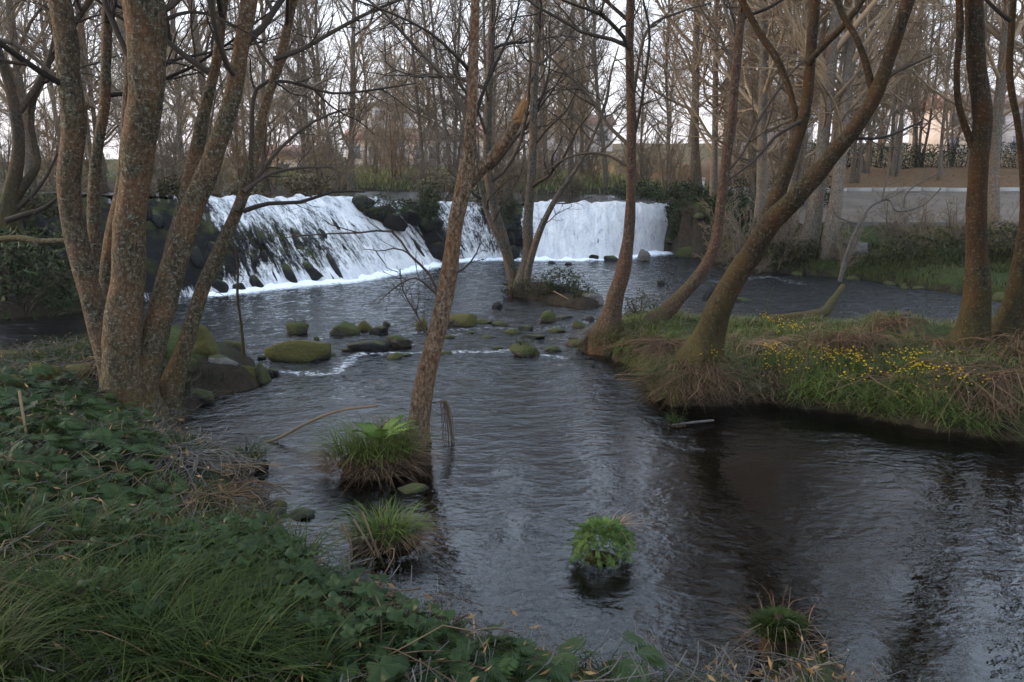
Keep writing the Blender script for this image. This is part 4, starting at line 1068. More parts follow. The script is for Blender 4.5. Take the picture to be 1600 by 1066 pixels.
house(770, 84, 5.0, 3.0, 6, 'low pink house with a red roof seen between the leaning tree and the islet stems', 'wall_pink', 'roof', 3, 1, 1.2)
house(1195, 95, 9, 6.0, 8, 'pale building glimpsed through the trees above the right end of the weir', 'wall_pale', 'greyroof', 4, 2, 1.2, True)
house(1520, 80, 8, 4.2, 7, 'pinkish house hidden behind the hedge near the right edge', 'wall_pink', 'roof', 4, 2, 1.4)

# ------------------------------------------------------------------ road on the right bank, its kerb, the hedge
def asphaltmat():
    m, nt, out = newmat('worn_asphalt'); geo = nt.nodes.new('ShaderNodeNewGeometry'); v = (geo, 'Position')
    n1 = noise(nt, v, .7, 5, .6); n2 = noise(nt, v, 25, 4, .8)
    c = ramp(nt, mth(nt, 'ADD', mth(nt, 'MULTIPLY', n1, .5), mth(nt, 'MULTIPLY', n2, .5)), [(.35, (.040, .029, .020)), (.62, (.105, .078, .055))])
    finish(nt, out, Base_Color=c, Roughness=.9, Normal=N(nt, 'ShaderNodeBump', {'Height': n2, 'Strength': .4, 'Distance': .02})); return m
xr = np.linspace(ROADX0, 60, 160); yr = np.linspace(24.2, 34.0, 40)
X, Y, Q = gridmesh(xr, yr); Zr = land(X, Y) + .01
o = link('road', mesh_np('road', np.stack([X, Y, Zr], 1), [Q], True), asphaltmat()); tag(o, kind='structure')
kv, kf = boxv(-.49, .49, -.1, .1, -.2, .14); km = mesh_np('kerb_stone', kv, kf)
for k in range(30):
    x = ROADX0 + .5 + k; link('kerb_stone', km, M_['kerb'], o, (x, 34.12, hgt(x, 34.1)))
ev, ef = boxv(-.49, .49, -.12, .12, -.3, .10); em = mesh_np('edging_stone', ev, ef)
for k in range(20):
    x = ROADX0 + .5 + k; link('edging_stone', em, M_['deadwood'], o, (x, 24.05, hgt(x, 24.0)))
n = 5000; x_ = rng.uniform(ROADX0, 34, n); y_ = rng.uniform(24.3, 40, n)
k = rng.random(n) < .25 + .75 * sstep(30, 35, y_) ; x_, y_ = x_[k], y_[k]
mb = MB(); mb.add(*leafcards(np.stack([x_, y_, land(x_, y_) + .03], 1), rng.uniform(.03, .07, len(x_)), np.array([0, 0, 1.5]))); o_ = mb.build('fallen_leaves', M_['tanleaf']); tag(o_, 'fallen tan leaves on the road and the slope behind it', 'leaves', kind='stuff')
hd = thing('hedge', 'dark green clipped hedge above the leaf-strewn slope on the right', 'hedge', (18, 42, hgt(18, 42)))
n = 9000
c = np.stack([rng.uniform(-5, 9, n), rng.uniform(-.5, .5, n), rng.uniform(0, 1.25, n)], 1)
c[:, 2] *= 1 + .12 * fbm(c[:, 0] * 1.3, c[:, 1], o=3)
mb = MB(); mb.add(*leafcards(c, rng.uniform(.05, .1, n))); mb.build('foliage', M_['ivy'], hd)
mb = MB()
for k in range(60): mb.tubes(np.array([[[-5 + k * .235, 0, -.1], [-5 + k * .235 + .1, .05, 1.0]]]), np.array([[.02, .01]]), 5)
mb.build('stems', M_['dark'], hd)
# white marker post by the right end of the weir
p, s = A(1098, 296, 31)
o = thing('marker_post', 'small white post standing in the bushes behind the right end of the weir', 'post', (p[0], 31, hgt(p[0], 31)))
mb = MB(); mb.add(*boxv(-.05, .05, -.05, .05, -.2, p[2] - o.location.z + .35)); mb.build('shaft', M_['post'], o, False)
mb = MB(); mb.add(*boxv(-.07, .07, -.07, .07, p[2] - o.location.z + .353, p[2] - o.location.z + .41)); mb.build('cap', M_['post'], o, False)

# ------------------------------------------------------------------ bushes
def bush(px, py, D, wpx, hpx, n, label, mat='ivy', name='bush', leaf=.06, depth=.7, group=None, z=None, dens=-.15, stems=8):
    p, s = A(px, py, D); W, H_ = wpx * s / FPX / 2, hpx * s / FPX
    z = p[2] if z is None else z
    root = thing(name, label, 'bush', (p[0], D, z), group)
    c = rng.normal(size=(n, 3)); c /= np.linalg.norm(c, axis=1, keepdims=True); c *= (rng.uniform(.25, 1, n) ** .45)[:, None]
    c *= (1 + .3 * fbm(c[:, 0] * 2 + px, c[:, 1] * 2, c[:, 2] * 2, o=2))[:, None]
    c = c * [W, W * depth, H_ * .55] + [0, 0, H_ * .45]
    k = fbm(c[:, 0] * 2.4 / max(W, .3) + px, c[:, 1] * 2.4 / max(W, .3), c[:, 2] * 2.4 / max(H_, .3), o=2) > dens
    c = c[k]
    mb = MB(); mb.add(*leafcards(c, rng.uniform(.6, 1.3, len(c)) * leaf)); mb.build('foliage', M_[mat], root)
    P = np.zeros((stems, 5, 3)); a = rng.uniform(0, 6.28, stems); l = rng.uniform(.3, .9, stems)
    for q_ in range(5):
        t = q_ / 4; P[:, q_] = np.stack([np.cos(a) * l * W * t, np.sin(a) * l * W * depth * t, H_ * (.95 - .3 * l) * t ** .8 - .05], 1)
    mb = MB(); mb.tubes(P, np.full((stems, 5), .012) * np.linspace(1, .3, 5), 4)
    B2, R2 = grow(P, np.full((stems, 5), .01), 7, .3, .6, .4, 1.1, 4, .02, .2, .2, 1, .6, .003)
    mb.tubes(B2, R2, 3); mb.build('stems', M_['twig'], root)
    return root
for a in [
 (1085, 375, 26.2, 90, 70, 5200, 'ivy-covered dark bush overhanging the right end of the weir'), (1070, 330, 27.5, 100, 45, 3600, 'dark green bush on the bank above the right end of the weir'),
 (1140, 360, 25.5, 90, 60, 4200, 'rounded dark evergreen bush right of the ivy-covered one', ), (1165, 320, 30, 120, 50, 3200, 'hazy green bush under the trees behind the right bank'),
 (1210, 375, 24, 80, 42, 3000, 'low bramble bush behind the forked mossy tree'), (1255, 330, 29, 120, 60, 3200, 'dull green bush beside the start of the road'),
 (1000, 310, 31, 110, 26, 2600, 'low hedge-like bush right of the red trunk above the weir'),
]: bush(*a)
for a in [
 (480, 306, 26.5, 90, 34, 2600, 'brownish scrub on the weir crest left of the ridge of rocks'), (385, 312, 24.0, 70, 30, 1800, 'small dark scrub on the weir crest behind the clump of trunks'),
 (690, 326, 27.5, 80, 60, 2400, 'grey-green scrub behind the mossy pier'), (757, 330, 27.6, 70, 60, 2200, 'grey-green scrub behind the islet stems'),
 (896, 308, 33, 46, 34, 1400, 'round dark bush on the far bank above the right part of the weir'), (40, 340, 17.0, 130, 40, 1800, 'ragged scrub over the dark ledge at the left edge'),
 (270, 330, 21.0, 60, 50, 1500, 'tangle of dead ivy on the crest seen between the clump trunks'), (120, 300, 26, 180, 36, 2200, 'brown scrub behind the left end of the weir'),
 (1240, 405, 21.8, 80, 34, 1400, 'ragged brown scrub along the right shore'), (1430, 400, 20.5, 120, 36, 1800, 'dull brown bramble patch on the right bank below the road'), (1560, 395, 20.0, 120, 44, 1800, 'dark bramble patch behind the stout trunk at the right edge'),
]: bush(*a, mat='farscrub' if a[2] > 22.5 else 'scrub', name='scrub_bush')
for a in [(40, 492, 13.7, 190, 120, 4200, 'dark mass of ivy covering the left ledge down to the stream'), (20, 440, 14.3, 110, 80, 1600, 'dark ivy curtain hanging down the rocky ledge at the left edge'), (95, 470, 15.0, 90, 70, 1500, 'second patch of dark ivy on the ledge, behind the leftmost trunk of the clump'), (60, 395, 15.6, 120, 40, 1300, 'dark fern-like weeds on top of the left ledge')]: bush(*a, mat='ivy', name='ivy_bush', dens=-.05, stems=14)
for a in [(600, 338, 23.6, 90, 34, 1500, 'dark tangled growth on the ridge of rocks in the weir'), (672, 350, 23.6, 44, 66, 1500, 'dark mossy growth hanging on the pier of the weir'), (797, 350, 24.3, 26, 50, 700, 'dark weeds on the second thin pier behind the islet stems')]: bush(*a, mat='ivy', name='wall_growth', leaf=.045, dens=-.3)
p = hit(875, 462); bush(878, 462, p[1] + .3, 74, 42, 900, 'brushy tussock of dark green weeds on the islet', 'ivy', 'islet_bush', .045)
for a in [(840, 462, 17.6, 60, 34, 700, 'brownish weeds on the left part of the islet, touching the grey-green stems', 'scrub'), (912, 470, 17.0, 44, 26, 600, 'low dark weeds on the right end of the islet by the tan stone', 'ivy'), (800, 462, 18.0, 40, 26, 500, 'dark growth around the foot of the grey-green stems', 'ivy')]: bush(*a[:7], mat=a[7], name='islet_weeds', leaf=.035)
p = hit(1000, 500); bush(1000, 500, 13.8, 62, 46, 700, 'brown brushwood heap right of the red trunk', 'scrub', 'brushwood', .035)

# ------------------------------------------------------------------ grass
def scatter(n, x0, x1, y0, y1, test):
    x = rng.uniform(x0, x1, n); y = rng.uniform(y0, y1, n)
    h, d = land(x, y, True)
    k = test(x, y, d, h) & (h > .03)
    return np.stack([x[k], y[k], h[k] - .01], 1)
def ginx(p, px0, px1, py0, py1):
    r = p - CAM; f = r @ FW; u = 800 + FPX * r[:, 0] / f; v = 533 - FPX * (r @ UP) / f
    return (u > px0) & (u < px1) & (v > py0) & (v < py1), u, v
# near bank: long lush grass at the front, thinner behind
p = scatter(150000, -9, 2.6, 1.6, 10.5, lambda x, y, d, h: (d['n'] > .12))
k, u_, v_ = ginx(p, -250, 1500, 500, 1500); p = p[k]; u_, v_ = u_[k], v_[k]
den = np.where(v_ > 820, .5, np.where(v_ < 640, .5, .3)) * sstep(-.35, .25, fbm(p[:, 0] * 1.1, p[:, 1] * 1.1, o=3) + .25 * (v_ > 900))
den = den * np.where(u_ > 700, .22, 1.0)
kk = rng.random(len(p)) < den; p = p[kk]; uu = u_[kk]; n = len(p)
hh = rng.uniform(.12, .34, n) * np.where(uu > 700, .5, 1.0) * (.6 + .5 * sstep(-.4, .6, fbm(p[:, 0] * .9 + 5, p[:, 1] * .9, o=2)))
mb = MB(); mb.add(*blades(p, hh, rng.uniform(.004, .008, n), rng.uniform(.3, 1.2, n)))
for k in range(60):
    q_ = (rng.uniform(-60, 480), rng.uniform(850, 1090)) if k < 42 else (rng.uniform(180, 520), rng.uniform(940, 1100))
    c_ = hit(*q_); m_ = 70
    aa = rng.uniform(0, 6.28, m_); pp_ = c_ + np.c_[np.cos(aa) * .05, np.sin(aa) * .05, np.full(m_, -.02)] * rng.uniform(.2, 1, (m_, 1))
    mb.add(*blades(pp_, rng.uniform(.22, .5, m_), rng.uniform(.005, .009, m_), rng.uniform(.5, 1.5, m_), aa + rng.normal(0, .5, m_), lv=6))
o = mb.build('grass', M_['grass']); tag(o, 'long green grass on the near bank', 'grass', kind='stuff')
k = rng.random(n) < .06
mb = MB(); mb.add(*blades(p[k], hh[k] * 1.2, np.full(k.sum(), .004), rng.uniform(.6, 1.6, k.sum())))
o = mb.build('dry_grass', M_['dry']); tag(o, 'dead straw blades among the grass of the near bank', 'grass', kind='stuff')
# island turf
p = scatter(110000, 1.0, 12, 8.5, 14.5, lambda x, y, d, h: (d['i'] > .03)); n = len(p)
dn = sstep(-.5, .3, fbm(p[:, 0] * 1.5, p[:, 1] * 1.5, o=3)); p = p[rng.random(n) < dn * .75]; n = len(p)
mb = MB(); mb.add(*blades(p, rng.uniform(.06, .20, n), rng.uniform(.006, .011, n), rng.uniform(.3, 1.3, n), lv=3))
k = rng.random(n) < .30
mb2 = MB(); mb2.add(*blades(p[k], rng.uniform(.08, .26, k.sum()), np.full(k.sum(), .006), rng.uniform(.8, 2.2, k.sum())))
o = mb2.build('withered_grass', M_['dry']); tag(o, 'withered straw-coloured grass mixed into the island turf', 'grass', kind='stuff')
o = mb.build('island_grass', M_['turf']); tag(o, 'short green turf covering the flowery island', 'grass', kind='stuff')
# dry mat and rootlets along the island edge, drooping to the water
p = scatter(60000, 1.0, 14, 8, 15, lambda x, y, d, h: (d['i'] > -.03) & (d['i'] < .4)); p = p[rng.random(len(p)) < .7 * sstep(-.2, .4, fbm(p[:, 0] * 1.2, p[:, 1] * 1.2, o=2))]; n = len(p)
mb = MB(); mb.add(*blades(p + [0, 0, .05], rng.uniform(.10, .30, n), rng.uniform(.004, .008, n), rng.uniform(1.2, 2.2, n), -math.pi / 2 + rng.normal(0, .9, n)))
o = mb.build('dead_grass', M_['reddry']); tag(o, 'dead reddish grass hanging over the edge of the island', 'grass', kind='stuff')
ed = resample(np.c_[island[0:12], np.zeros(12)], 600); n = 15000
ii = (rng.random(n) * 599).astype(int); tn = np.gradient(ed[:, :2], axis=0)[ii]; nr = np.c_[-tn[:, 1], tn[:, 0]]; nr /= np.linalg.norm(nr, axis=1, keepdims=True)
inw = rng.uniform(-.06, .38, n); pe = ed[ii].copy(); pe[:, :2] += nr * inw[:, None] * np.sign((nr * (np.array([6, 11.5]) - ed[ii][:, :2])).sum(1))[:, None]; pe[:, 2] = land(pe[:, 0], pe[:, 1])
k = (pe[:, 2] > .02) & (fbm(pe[:, 0] * 2, pe[:, 1] * 2, o=2) > -.45); pe = pe[k]; n = len(pe); gr = fbm(pe[:, 0] * 1.3 + 9, pe[:, 1] * 1.3, o=2) + rng.normal(0, .35, n) > -.18
for sel, mat_, nm, lab in ((gr, 'turf', 'edge_grass', 'green grass drooping over the edge of the island'), (~gr, 'reddry', 'edge_dead_grass', 'reddish dead grass and rootlets hanging from the edge of the island')):
    q_ = pe[sel]; mb = MB(); mb.add(*blades(q_, rng.uniform(.10, .30, len(q_)), rng.uniform(.005, .009, len(q_)), rng.uniform(.8, 2.4, len(q_)), -math.pi / 2 + rng.normal(0, .8, len(q_))))
    o = mb.build(nm, M_[mat_]); tag(o, lab, 'grass', kind='stuff')
# right bank weeds
p = scatter(110000, 4, 22, 16, 25, lambda x, y, d, h: (d['r'] > -.05) & (y < 24.0)); p = p[rng.random(len(p)) < .8 * sstep(-.6, .2, fbm(p[:, 0] * .7, p[:, 1] * .7, o=3))]; n = len(p)
mb = MB(); mb.add(*blades(p, rng.uniform(.08, .28, n), rng.uniform(.012, .022, n), rng.uniform(.3, 1.3, n), lv=3))
o = mb.build('bank_grass', M_['bankweed']); tag(o, 'rough grass on the right bank below the road', 'grass', kind='stuff')
p = scatter(16000, -16, 9, 30, 60, lambda x, y, d, h: (d['u'] > .3)); n = len(p)
mb = MB(); mb.add(*blades(p, rng.uniform(.15, .5, n), rng.uniform(.03, .05, n), rng.uniform(.3, 1.0, n), lv=3))
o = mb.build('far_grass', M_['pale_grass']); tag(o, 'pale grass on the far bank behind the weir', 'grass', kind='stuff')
# dead leaves and twigs on the near bank
p = scatter(16000, -6.5, 2.6, 1.8, 10, lambda x, y, d, h: d['n'] > .02); p[:, 2] += .02
mb = MB(); mb.add(*leafcards(p, rng.uniform(.012, .035, len(p)), np.array([0, 0, 1.2]))); o = mb.build('leaf_litter', M_['litter']); tag(o, 'fallen brown leaves on the near bank', 'leaves', kind='stuff')
p = scatter(8000, -6, 2.4, 2.2, 10, lambda x, y, d, h: d['n'] > .03); n = len(p)
a = rng.uniform(0, 6.28, n); l = rng.uniform(.08, .45, n)
P = np.zeros((n, 4, 3))
for k in range(4):
    t = k / 3; P[:, k] = p + np.stack([np.cos(a + .4 * t) * l * t, np.sin(a + .4 * t) * l * t, .02 + .10 * rng.random(n) * t + .03 * rng.random(n)], 1)
mb = MB(); mb.tubes(P, np.full((n, 4), .0028) * rng.uniform(.6, 1.6, n)[:, None], 3); o = mb.build('fallen_twigs', M_['deadwood']); tag(o, 'small dead twigs littering the near bank', 'twigs', kind='stuff')

# brambles and old stems arching over the herbs of the near bank
n = 150; a = rng.uniform(0, 6.28, n); px_ = rng.uniform(-60, 620, n); py_ = np.clip(620 + (px_ * .45) + rng.uniform(0, 330, n), 600, 1060)
pb = hits(px_, py_); pb = pb[pb[:, 2] > .1]; n = len(pb); a = a[:n]; l = rng.uniform(.3, .9, n); P = np.zeros((n, 7, 3))
for k in range(7):
    t = k / 6; P[:, k] = pb + np.stack([np.cos(a + .7 * t) * l * t, np.sin(a + .7 * t) * l * t, l * rng.uniform(.55, .8, n) * (1.1 * t - 1.15 * t * t) * 1.2 + .02], 1)
mb = MB(); mb.tubes(P, np.full((n, 7), .0032) * rng.uniform(.6, 1.3, n)[:, None], 4); o = mb.build('bramble_stems', M_['reddry']); tag(o, 'bare bramble stems arching over the herbs of the near bank', 'brambles', kind='stuff')
p = scatter(2600, -6, 2.4, 2.2, 10, lambda x, y, d, h: d['n'] > .1); p[:, 2] += rng.uniform(.04, .2, len(p))
mb = MB(); mb.add(*leafcards(p, rng.uniform(.015, .04, len(p)))); o = mb.build('withered_leaves', M_['tanleaf']); tag(o, 'withered brown leaves caught among the herbs of the near bank', 'leaves', kind='stuff')

# ------------------------------------------------------------------ leafy herbs of the near bank: each plant a thing, each big leaf a part
def lobed_leaf(r=.05, lobes=5, seed=0):
    rr = np.random.default_rng(seed); n = 30; a = np.linspace(-2.7, 2.7, n)
    rad = r * (.62 + .38 * np.abs(np.cos(a * lobes / 2.0)) ** .8) * (1 + rr.normal(0, .04, n)) * (1 - .16 * np.abs(a) / 2.7)
    V = np.c_[np.cos(a) * rad + r * .25, np.sin(a) * rad, -.25 * rad * np.abs(np.sin(a)) + .012 * np.cos(a * lobes) - .1 * rad]
    V = np.vstack([[[0, 0, 0]], [[r * .25, 0, .006]], V])
    F = [[1, 2 + i, 3 + i] for i in range(n - 1)] + [[0, 2, 1], [0, 1, 1 + n]]
    return V, [np.array(F)]
def pinnate(L=.25, pairs=9, w=.08, seed=0, droop=.35):
    """fern frond or cow-parsley leaf: midrib with paired leaflets, each leaflet itself toothed"""
    rr = np.random.default_rng(seed); V, F = [], []
    def mid(t): return np.array([L * t, 0, L * (.25 * t - droop * t * t)])
    for i in range(pairs):
        t = .12 + .86 * i / pairs; c = mid(t); ln = w * (math.sin(math.pi * (.18 + .80 * t)) ** .8 + .08)
        for s in (-1, 1):
            tip = c + np.array([ln * .45, s * ln, -ln * .25 + rr.normal(0, .004)]); wd = L / pairs * .62
            a = c + np.array([-wd * .4, 0, 0]); b = c + np.array([wd * .6, 0, 0]); m1 = (a * .45 + tip * .55) + np.array([-wd * .45, 0, .003]); m2 = (b * .45 + tip * .55) + np.array([wd * .45, 0, -.003])
            k = len(V); V += [a, b, m2, tip, m1]; F += [[k, k + 1, k + 2], [k, k + 2, k + 4], [k + 4, k + 2, k + 3]]
    k = len(V); r0 = .0022
    for t in (0, .5, 1): V += [mid(t) + [0, -r0, 0], mid(t) + [0, r0, 0]]
    F += [[k, k + 1, k + 3], [k, k + 3, k + 2], [k + 2, k + 3, k + 5], [k + 2, k + 5, k + 4]]
    return np.array(V), [np.array(F)]
LEAFM = [mesh_np('leaf', *lobed_leaf(r, l, s)) for r, l, s in ((.05, 5, 1), (.06, 5, 2), (.042, 3, 3))]
COWM = [mesh_np('leaf', *pinnate(.17, 8, .085, s, .5)) for s in (4, 5)]
for m in LEAFM + COWM: m.materials.append(M_['leaf'])
def herb(kind, seed):
    r = random.Random(seed)
    root = thing('leafy_plant', 'leafy plant', 'plant')
    n = r.randint(7, 10); mb = MB()
    for k in range(n):
        a = k * 2.4 + r.uniform(-.3, .3); l = r.uniform(.05, .20); hgt_ = r.uniform(.08, .24) * (1.25 - l * 2)
        tip = np.array([math.cos(a) * l, math.sin(a) * l, hgt_])
        P = np.array([[0, 0, -.03], [tip[0] * .3, tip[1] * .3, hgt_ * .6], [tip[0] * .75, tip[1] * .75, hgt_ * .95], tip])
        mb.tubes(P, np.array([.004, .0032, .0026, .002]), 4)
        o = link('leaf', r.choice(LEAFM if kind == 'lobed' else COWM), None, root); o.location = tuple(tip)
        o.rotation_euler = (r.uniform(-.3, .3), r.uniform(-.1, .5), a); s = r.uniform(.8, 1.35); o.scale = (s, s, s)
    mb.build('stem', M_['leaf'], root)
    return root
HP = {'lobed': [herb('lobed', 1), herb('lobed', 2)], 'cow': [herb('cow', 3), herb('cow', 4)]}
def herbs(kind, n, poly, label, group, smin=.8, smax=1.3, mind=.13):
    pts = []; poly = np.array(poly, float); tries = 0
    while len(pts) < n and tries < 4000:
        tries += 1
        q_ = np.array([rng.uniform(poly[:, 0].min(), poly[:, 0].max()), rng.uniform(poly[:, 1].min(), poly[:, 1].max())])
        if sdist(q_[:1], q_[1:], poly)[0] < 0: continue
        P = hit(*q_)
        if land(P[:1], P[1:2])[0] < .08: continue
        if any((P[0] - a[0]) ** 2 + (P[1] - a[1]) ** 2 < mind ** 2 for a in pts): continue
        pts.append(P)
    for P in pts:
        dup(random.choice(HP[kind]), P, random.uniform(0, 6.28), random.uniform(smin, smax), label, group).name = 'leafy_plant'
herbs('cow', 160, [(-60, 600), (90, 590), (160, 640), (235, 655), (250, 740), (265, 800), (170, 850), (-60, 840)], 'feathery dark green herb in the dense patch below the clump of trunks', 'feathery herbs below the clump of trunks', .55, .9, .095)
herbs('lobed', 60, [(310, 860), (420, 860), (470, 920), (560, 960), (640, 990), (680, 1066), (470, 1066), (360, 980), (280, 920)], 'plant with lobed buttercup-like leaves on the bank edge right of the long grass', 'lobed-leaved plants on the bank edge', .8, 1.2, .11)
herbs('lobed', 30, [(120, 880), (260, 830), (320, 880), (280, 1000), (120, 1010)], 'lobed-leaved plant growing in the middle of the long grass', 'lobed-leaved plants within the long grass', .7, 1.1, .12)
herbs('cow', 10, [(620, 1010), (830, 1030), (1000, 1045), (1000, 1075), (640, 1075)], 'small feathery herb at the bottom edge of the bank in the middle', 'small herbs along the near waterline', .6, .9, .12)
for k in HP:
    for r in HP[k]: drop(r)

# ------------------------------------------------------------------ fern clump in the water, tussocks
FR = [mesh_np('frond', *pinnate(.32, 12, .075, s, .75)) for s in (21, 22, 23)]
for m in FR: m.materials.append(M_['leafl'])
def mound(root, w, d, h, seed, mat='ground', name='root_mound'):
    Vr, Fr = rockverts((w, d, h), seed, ICO3, .25); mb = MB(); mb.add(Vr, [Fr]); mb.build(name, M_[mat], root)
M_['peat'] = plain('peaty_roots', (.008, .006, .004), (.034, .023, .013), 18, .95, bump=.8)
P = G(943, 888); s = GS(943, 888)
fern = thing('fern_clump', 'bright green fern clump growing out of the water in the foreground', 'fern', (P[0], P[1] + .12, 0))
mound(fern, .15, .11, .06, 5.5, 'peat')
c_ = rng.normal(size=(1500, 3)); c_ /= np.linalg.norm(c_, axis=1, keepdims=True); c_ = c_[c_[:, 2] > -.15] * [.20, .15, .25] * rng.uniform(.75, 1.02, (int((c_[:, 2] > -.15).sum()), 1)) + [0, 0, .05]
mb = MB(); mb.add(*leafcards(c_, rng.uniform(.010, .022, len(c_)), asp=.7)); o = mb.build('leaflets', M_['leafl'], fern); tag(o, kind='stuff')
for k in range(295):
    a = k * 2.39996; q_ = math.sqrt((k + .5) / 295)
    o = link('frond', FR[k % 3], None, fern); o.location = (math.cos(a) * q_ * .215, math.sin(a) * q_ * .16, .03 + .25 * math.sqrt(max(0, 1 - q_ ** 2.6))); s_ = rng.uniform(.17, .30)
    o.scale = (s_, s_, s_); o.rotation_euler = (rng.uniform(-.8, .8), -1.1 + 1.2 * q_ + rng.normal(0, .4), a + rng.normal(0, .8))
n = 40
b_, f_ = blades(np.c_[rng.uniform(.03, .14, n), rng.uniform(.02, .1, n), np.full(n, .2)], rng.uniform(.12, .24, n), np.full(n, .005), rng.uniform(.7, 1.8, n), rng.normal(.1, .6, n))
mb = MB(); mb.add(b_, f_); o = mb.build('dead_fronds', M_['dry'], fern); tag(o, kind='stuff')
def tussock(px, py, wpx, hpx, label, ng=260, nd=300, name='grass_tussock', depth=.8, gmat='grass', bh=1.0, loc=None, mh=.5):
    P = G(px, py) if loc is None else loc; s = GS(px, py); W, H_ = wpx * s / FPX / 2, hpx * s / FPX
    root = thing(name, label, 'tussock', (P[0], P[1] + W * depth * .7, P[2]))
    mb = MB()
    for k in range(5):
        f_ = 1 if k == 0 else rng.uniform(.4, .65); ox, oy = (0, 0) if k == 0 else (rng.uniform(-.6, .6) * W, rng.uniform(-.5, .4) * W * depth)
        Vr, Fr = rockverts((W * f_ * .9, W * depth * f_ * .9, H_ * mh * (.5 + .5 * f_)), px * .13 + k * 2.3, ICO3, .42); mb.add(Vr + [ox, oy, 0], [Fr])
    mb.build('root_mound', M_['peat'], root)
    a = rng.uniform(0, 6.28, ng); r = np.sqrt(rng.random(ng)) * .85
    p = np.c_[np.cos(a) * r * W, np.sin(a) * r * W * depth, H_ * mh * .84 * np.sqrt(1 - (r * .9) ** 2)]
    mb = MB(); mb.add(*blades(p, rng.uniform(.3, 1.1, ng) * max(H_, .15) * bh, rng.uniform(.005, .009, ng), rng.uniform(.4, 1.4, ng), a + rng.normal(0, .6, ng))); o = mb.build('green_blades', M_[gmat], root); tag(o, kind='stuff')
    a = rng.uniform(0, 6.28, nd); p = np.c_[np.cos(a) * .95 * W, np.sin(a) * .95 * W * depth, rng.uniform(.02, mh, nd) * H_]
    mb = MB(); mb.add(*blades(p, rng.uniform(.12, .6, nd) * min(H_, .30), rng.uniform(.003, .006, nd), rng.uniform(1.0, 2.8, nd), a + rng.normal(0, .4, nd))); o = mb.build('dead_blades', M_['reddry'], root); tag(o, kind='stuff')
    return root
def fronds(root, n, spread, z, sc, droop=.2):
    for k in range(n):
        a = k * 2.4 + rng.uniform(-.3, .3); o = link('frond', FR[k % 3], None, root); o.location = (math.cos(a) * spread * .4, math.sin(a) * spread * .4, z)
        s_ = sc * rng.uniform(.8, 1.2); o.scale = (s_, s_, s_); o.rotation_euler = (rng.uniform(-.3, .3), -.6 + droop + rng.normal(0, .2), a)
t = tussock(575, 748, 150, 76, 'big grassy tussock with fern and dangling dead roots at the foot of the leaning tree', 520, 900, depth=.6, gmat='turf')
fr_ = thing('fern', 'bright yellow-green fern on top of the big tussock beside the leaning trunk', 'fern', tuple(t.location + Vector((.10, -.1, .36)))); fronds(fr_, 13, .16, .0, .85, -.1)
tussock(614, 720, 66, 66, 'brown root tussock wrapped round the base of the leaning trunk', 160, 520, depth=.6, gmat='scrub', mh=.85, bh=.4)
tussock(600, 865, 110, 60, 'low grassy tussock with drooping blades in the shallows below the big one', 340, 480, depth=.7, gmat='turf')
tussock(385, 735, 70, 38, 'small mossy grass tuft at the muddy waterline on the left', 160, 60, depth=.7)
tussock(1222, 1036, 92, 84, 'green-topped grass tussock on brown roots at the bottom right waterline', 1300, 70, depth=.75, bh=.24, gmat='grass', mh=.85)
tussock(1056, 668, 30, 16, 'tiny green tuft in the water just off the island edge', 60, 10)
tussock(1075, 632, 120, 56, 'grassy hummock with long fallen stems at the left front corner of the island', 420, 260, depth=.6)
tussock(1270, 1085, 120, 40, 'grassy lump at the bottom edge right of the green-topped tussock', 400, 60, depth=.8, bh=.6)
# reddish rootlets hanging right of the leaning trunk
a0, s = A(684, 628, 8.5); n = 46
st = thing('hanging_roots', 'curtain of thin reddish rootlets hanging right of the leaning trunk', 'roots', a0)
n = 16; P = np.zeros((n, 6, 3)); x0 = rng.uniform(.0, .04, n); rt = rng.uniform(.02, .20, n)
for k in range(6):
    t_ = k / 5; P[:, k] = np.stack([x0 + rt * t_ ** .5 * .8, rng.normal(0, .008, n) + rng.uniform(-.06, .06, n) * (k == 0), .10 * math.sin(math.pi * min(t_ * 1.6, 1)) * .5 - rng.uniform(.3, .5, n) * t_ ** 1.6], 1)
mb = MB(); mb.tubes(P, np.full((n, 6), .003), 4); o = mb.build('rootlets', M_['reddry'], st); tag(o, kind='stuff')

# ------------------------------------------------------------------ sticks, logs, dead branches
def stick(name, label, segs, mat='deadwood', cat='branch', twigs=0, D=None, sides=8):
    """segs: list of polylines (px,py,D,w)"""
    b = A(*segs[0][0][:3])[0]; root = None
    objs = []
    root = thing(name, label, cat, b)
    for j, sg in enumerate(segs):
        Pp = []
        for x, y, D_, w_ in sg:
            p_, s_ = A(x, y, D_); Pp.append([*p_, w_ * s_ / FPX / 2])
        C_ = catmull(np.array(Pp), .06)
        mb = MB(); mb.add(*tubes(C_[:, :3], np.maximum(C_[:, 3], .0015), sides, bumpy(j + 2.2, .10)))
        if twigs:
            RS = resample(C_, 16); B, Rb = grow(RS[None, :, :3], RS[None, :, 3], twigs, .2, .5, .5, 1.1, 6, .02, .22, .2, 1, .6, .004); mb.tubes(B, Rb, 4)
            B2, R2 = grow(B, Rb, 4, .3, .6, .5, 1.1, 4, .0, .22, .2, 1, .6, .003); mb.tubes(B2, R2, 3)
        mb.build('stem' if j == 0 else 'side_branch', M_[mat], root, True, b)
    return root
stick('fallen_branch', 'long thin pale branch reaching from the big tussock over the water to the left bank', [[(335, 712, 8.6, 3.0), (385, 700, 8.55, 3.6), (432, 686, 8.5, 4.8), (480, 661, 8.5, 4.8), (530, 642, 8.5, 4.2), (590, 634, 8.5, 3.6)], [(434, 686, 8.5, 3.6), (433, 705, 8.5, 3.0), (431, 722, 8.5, 2.4)]], 'dry')
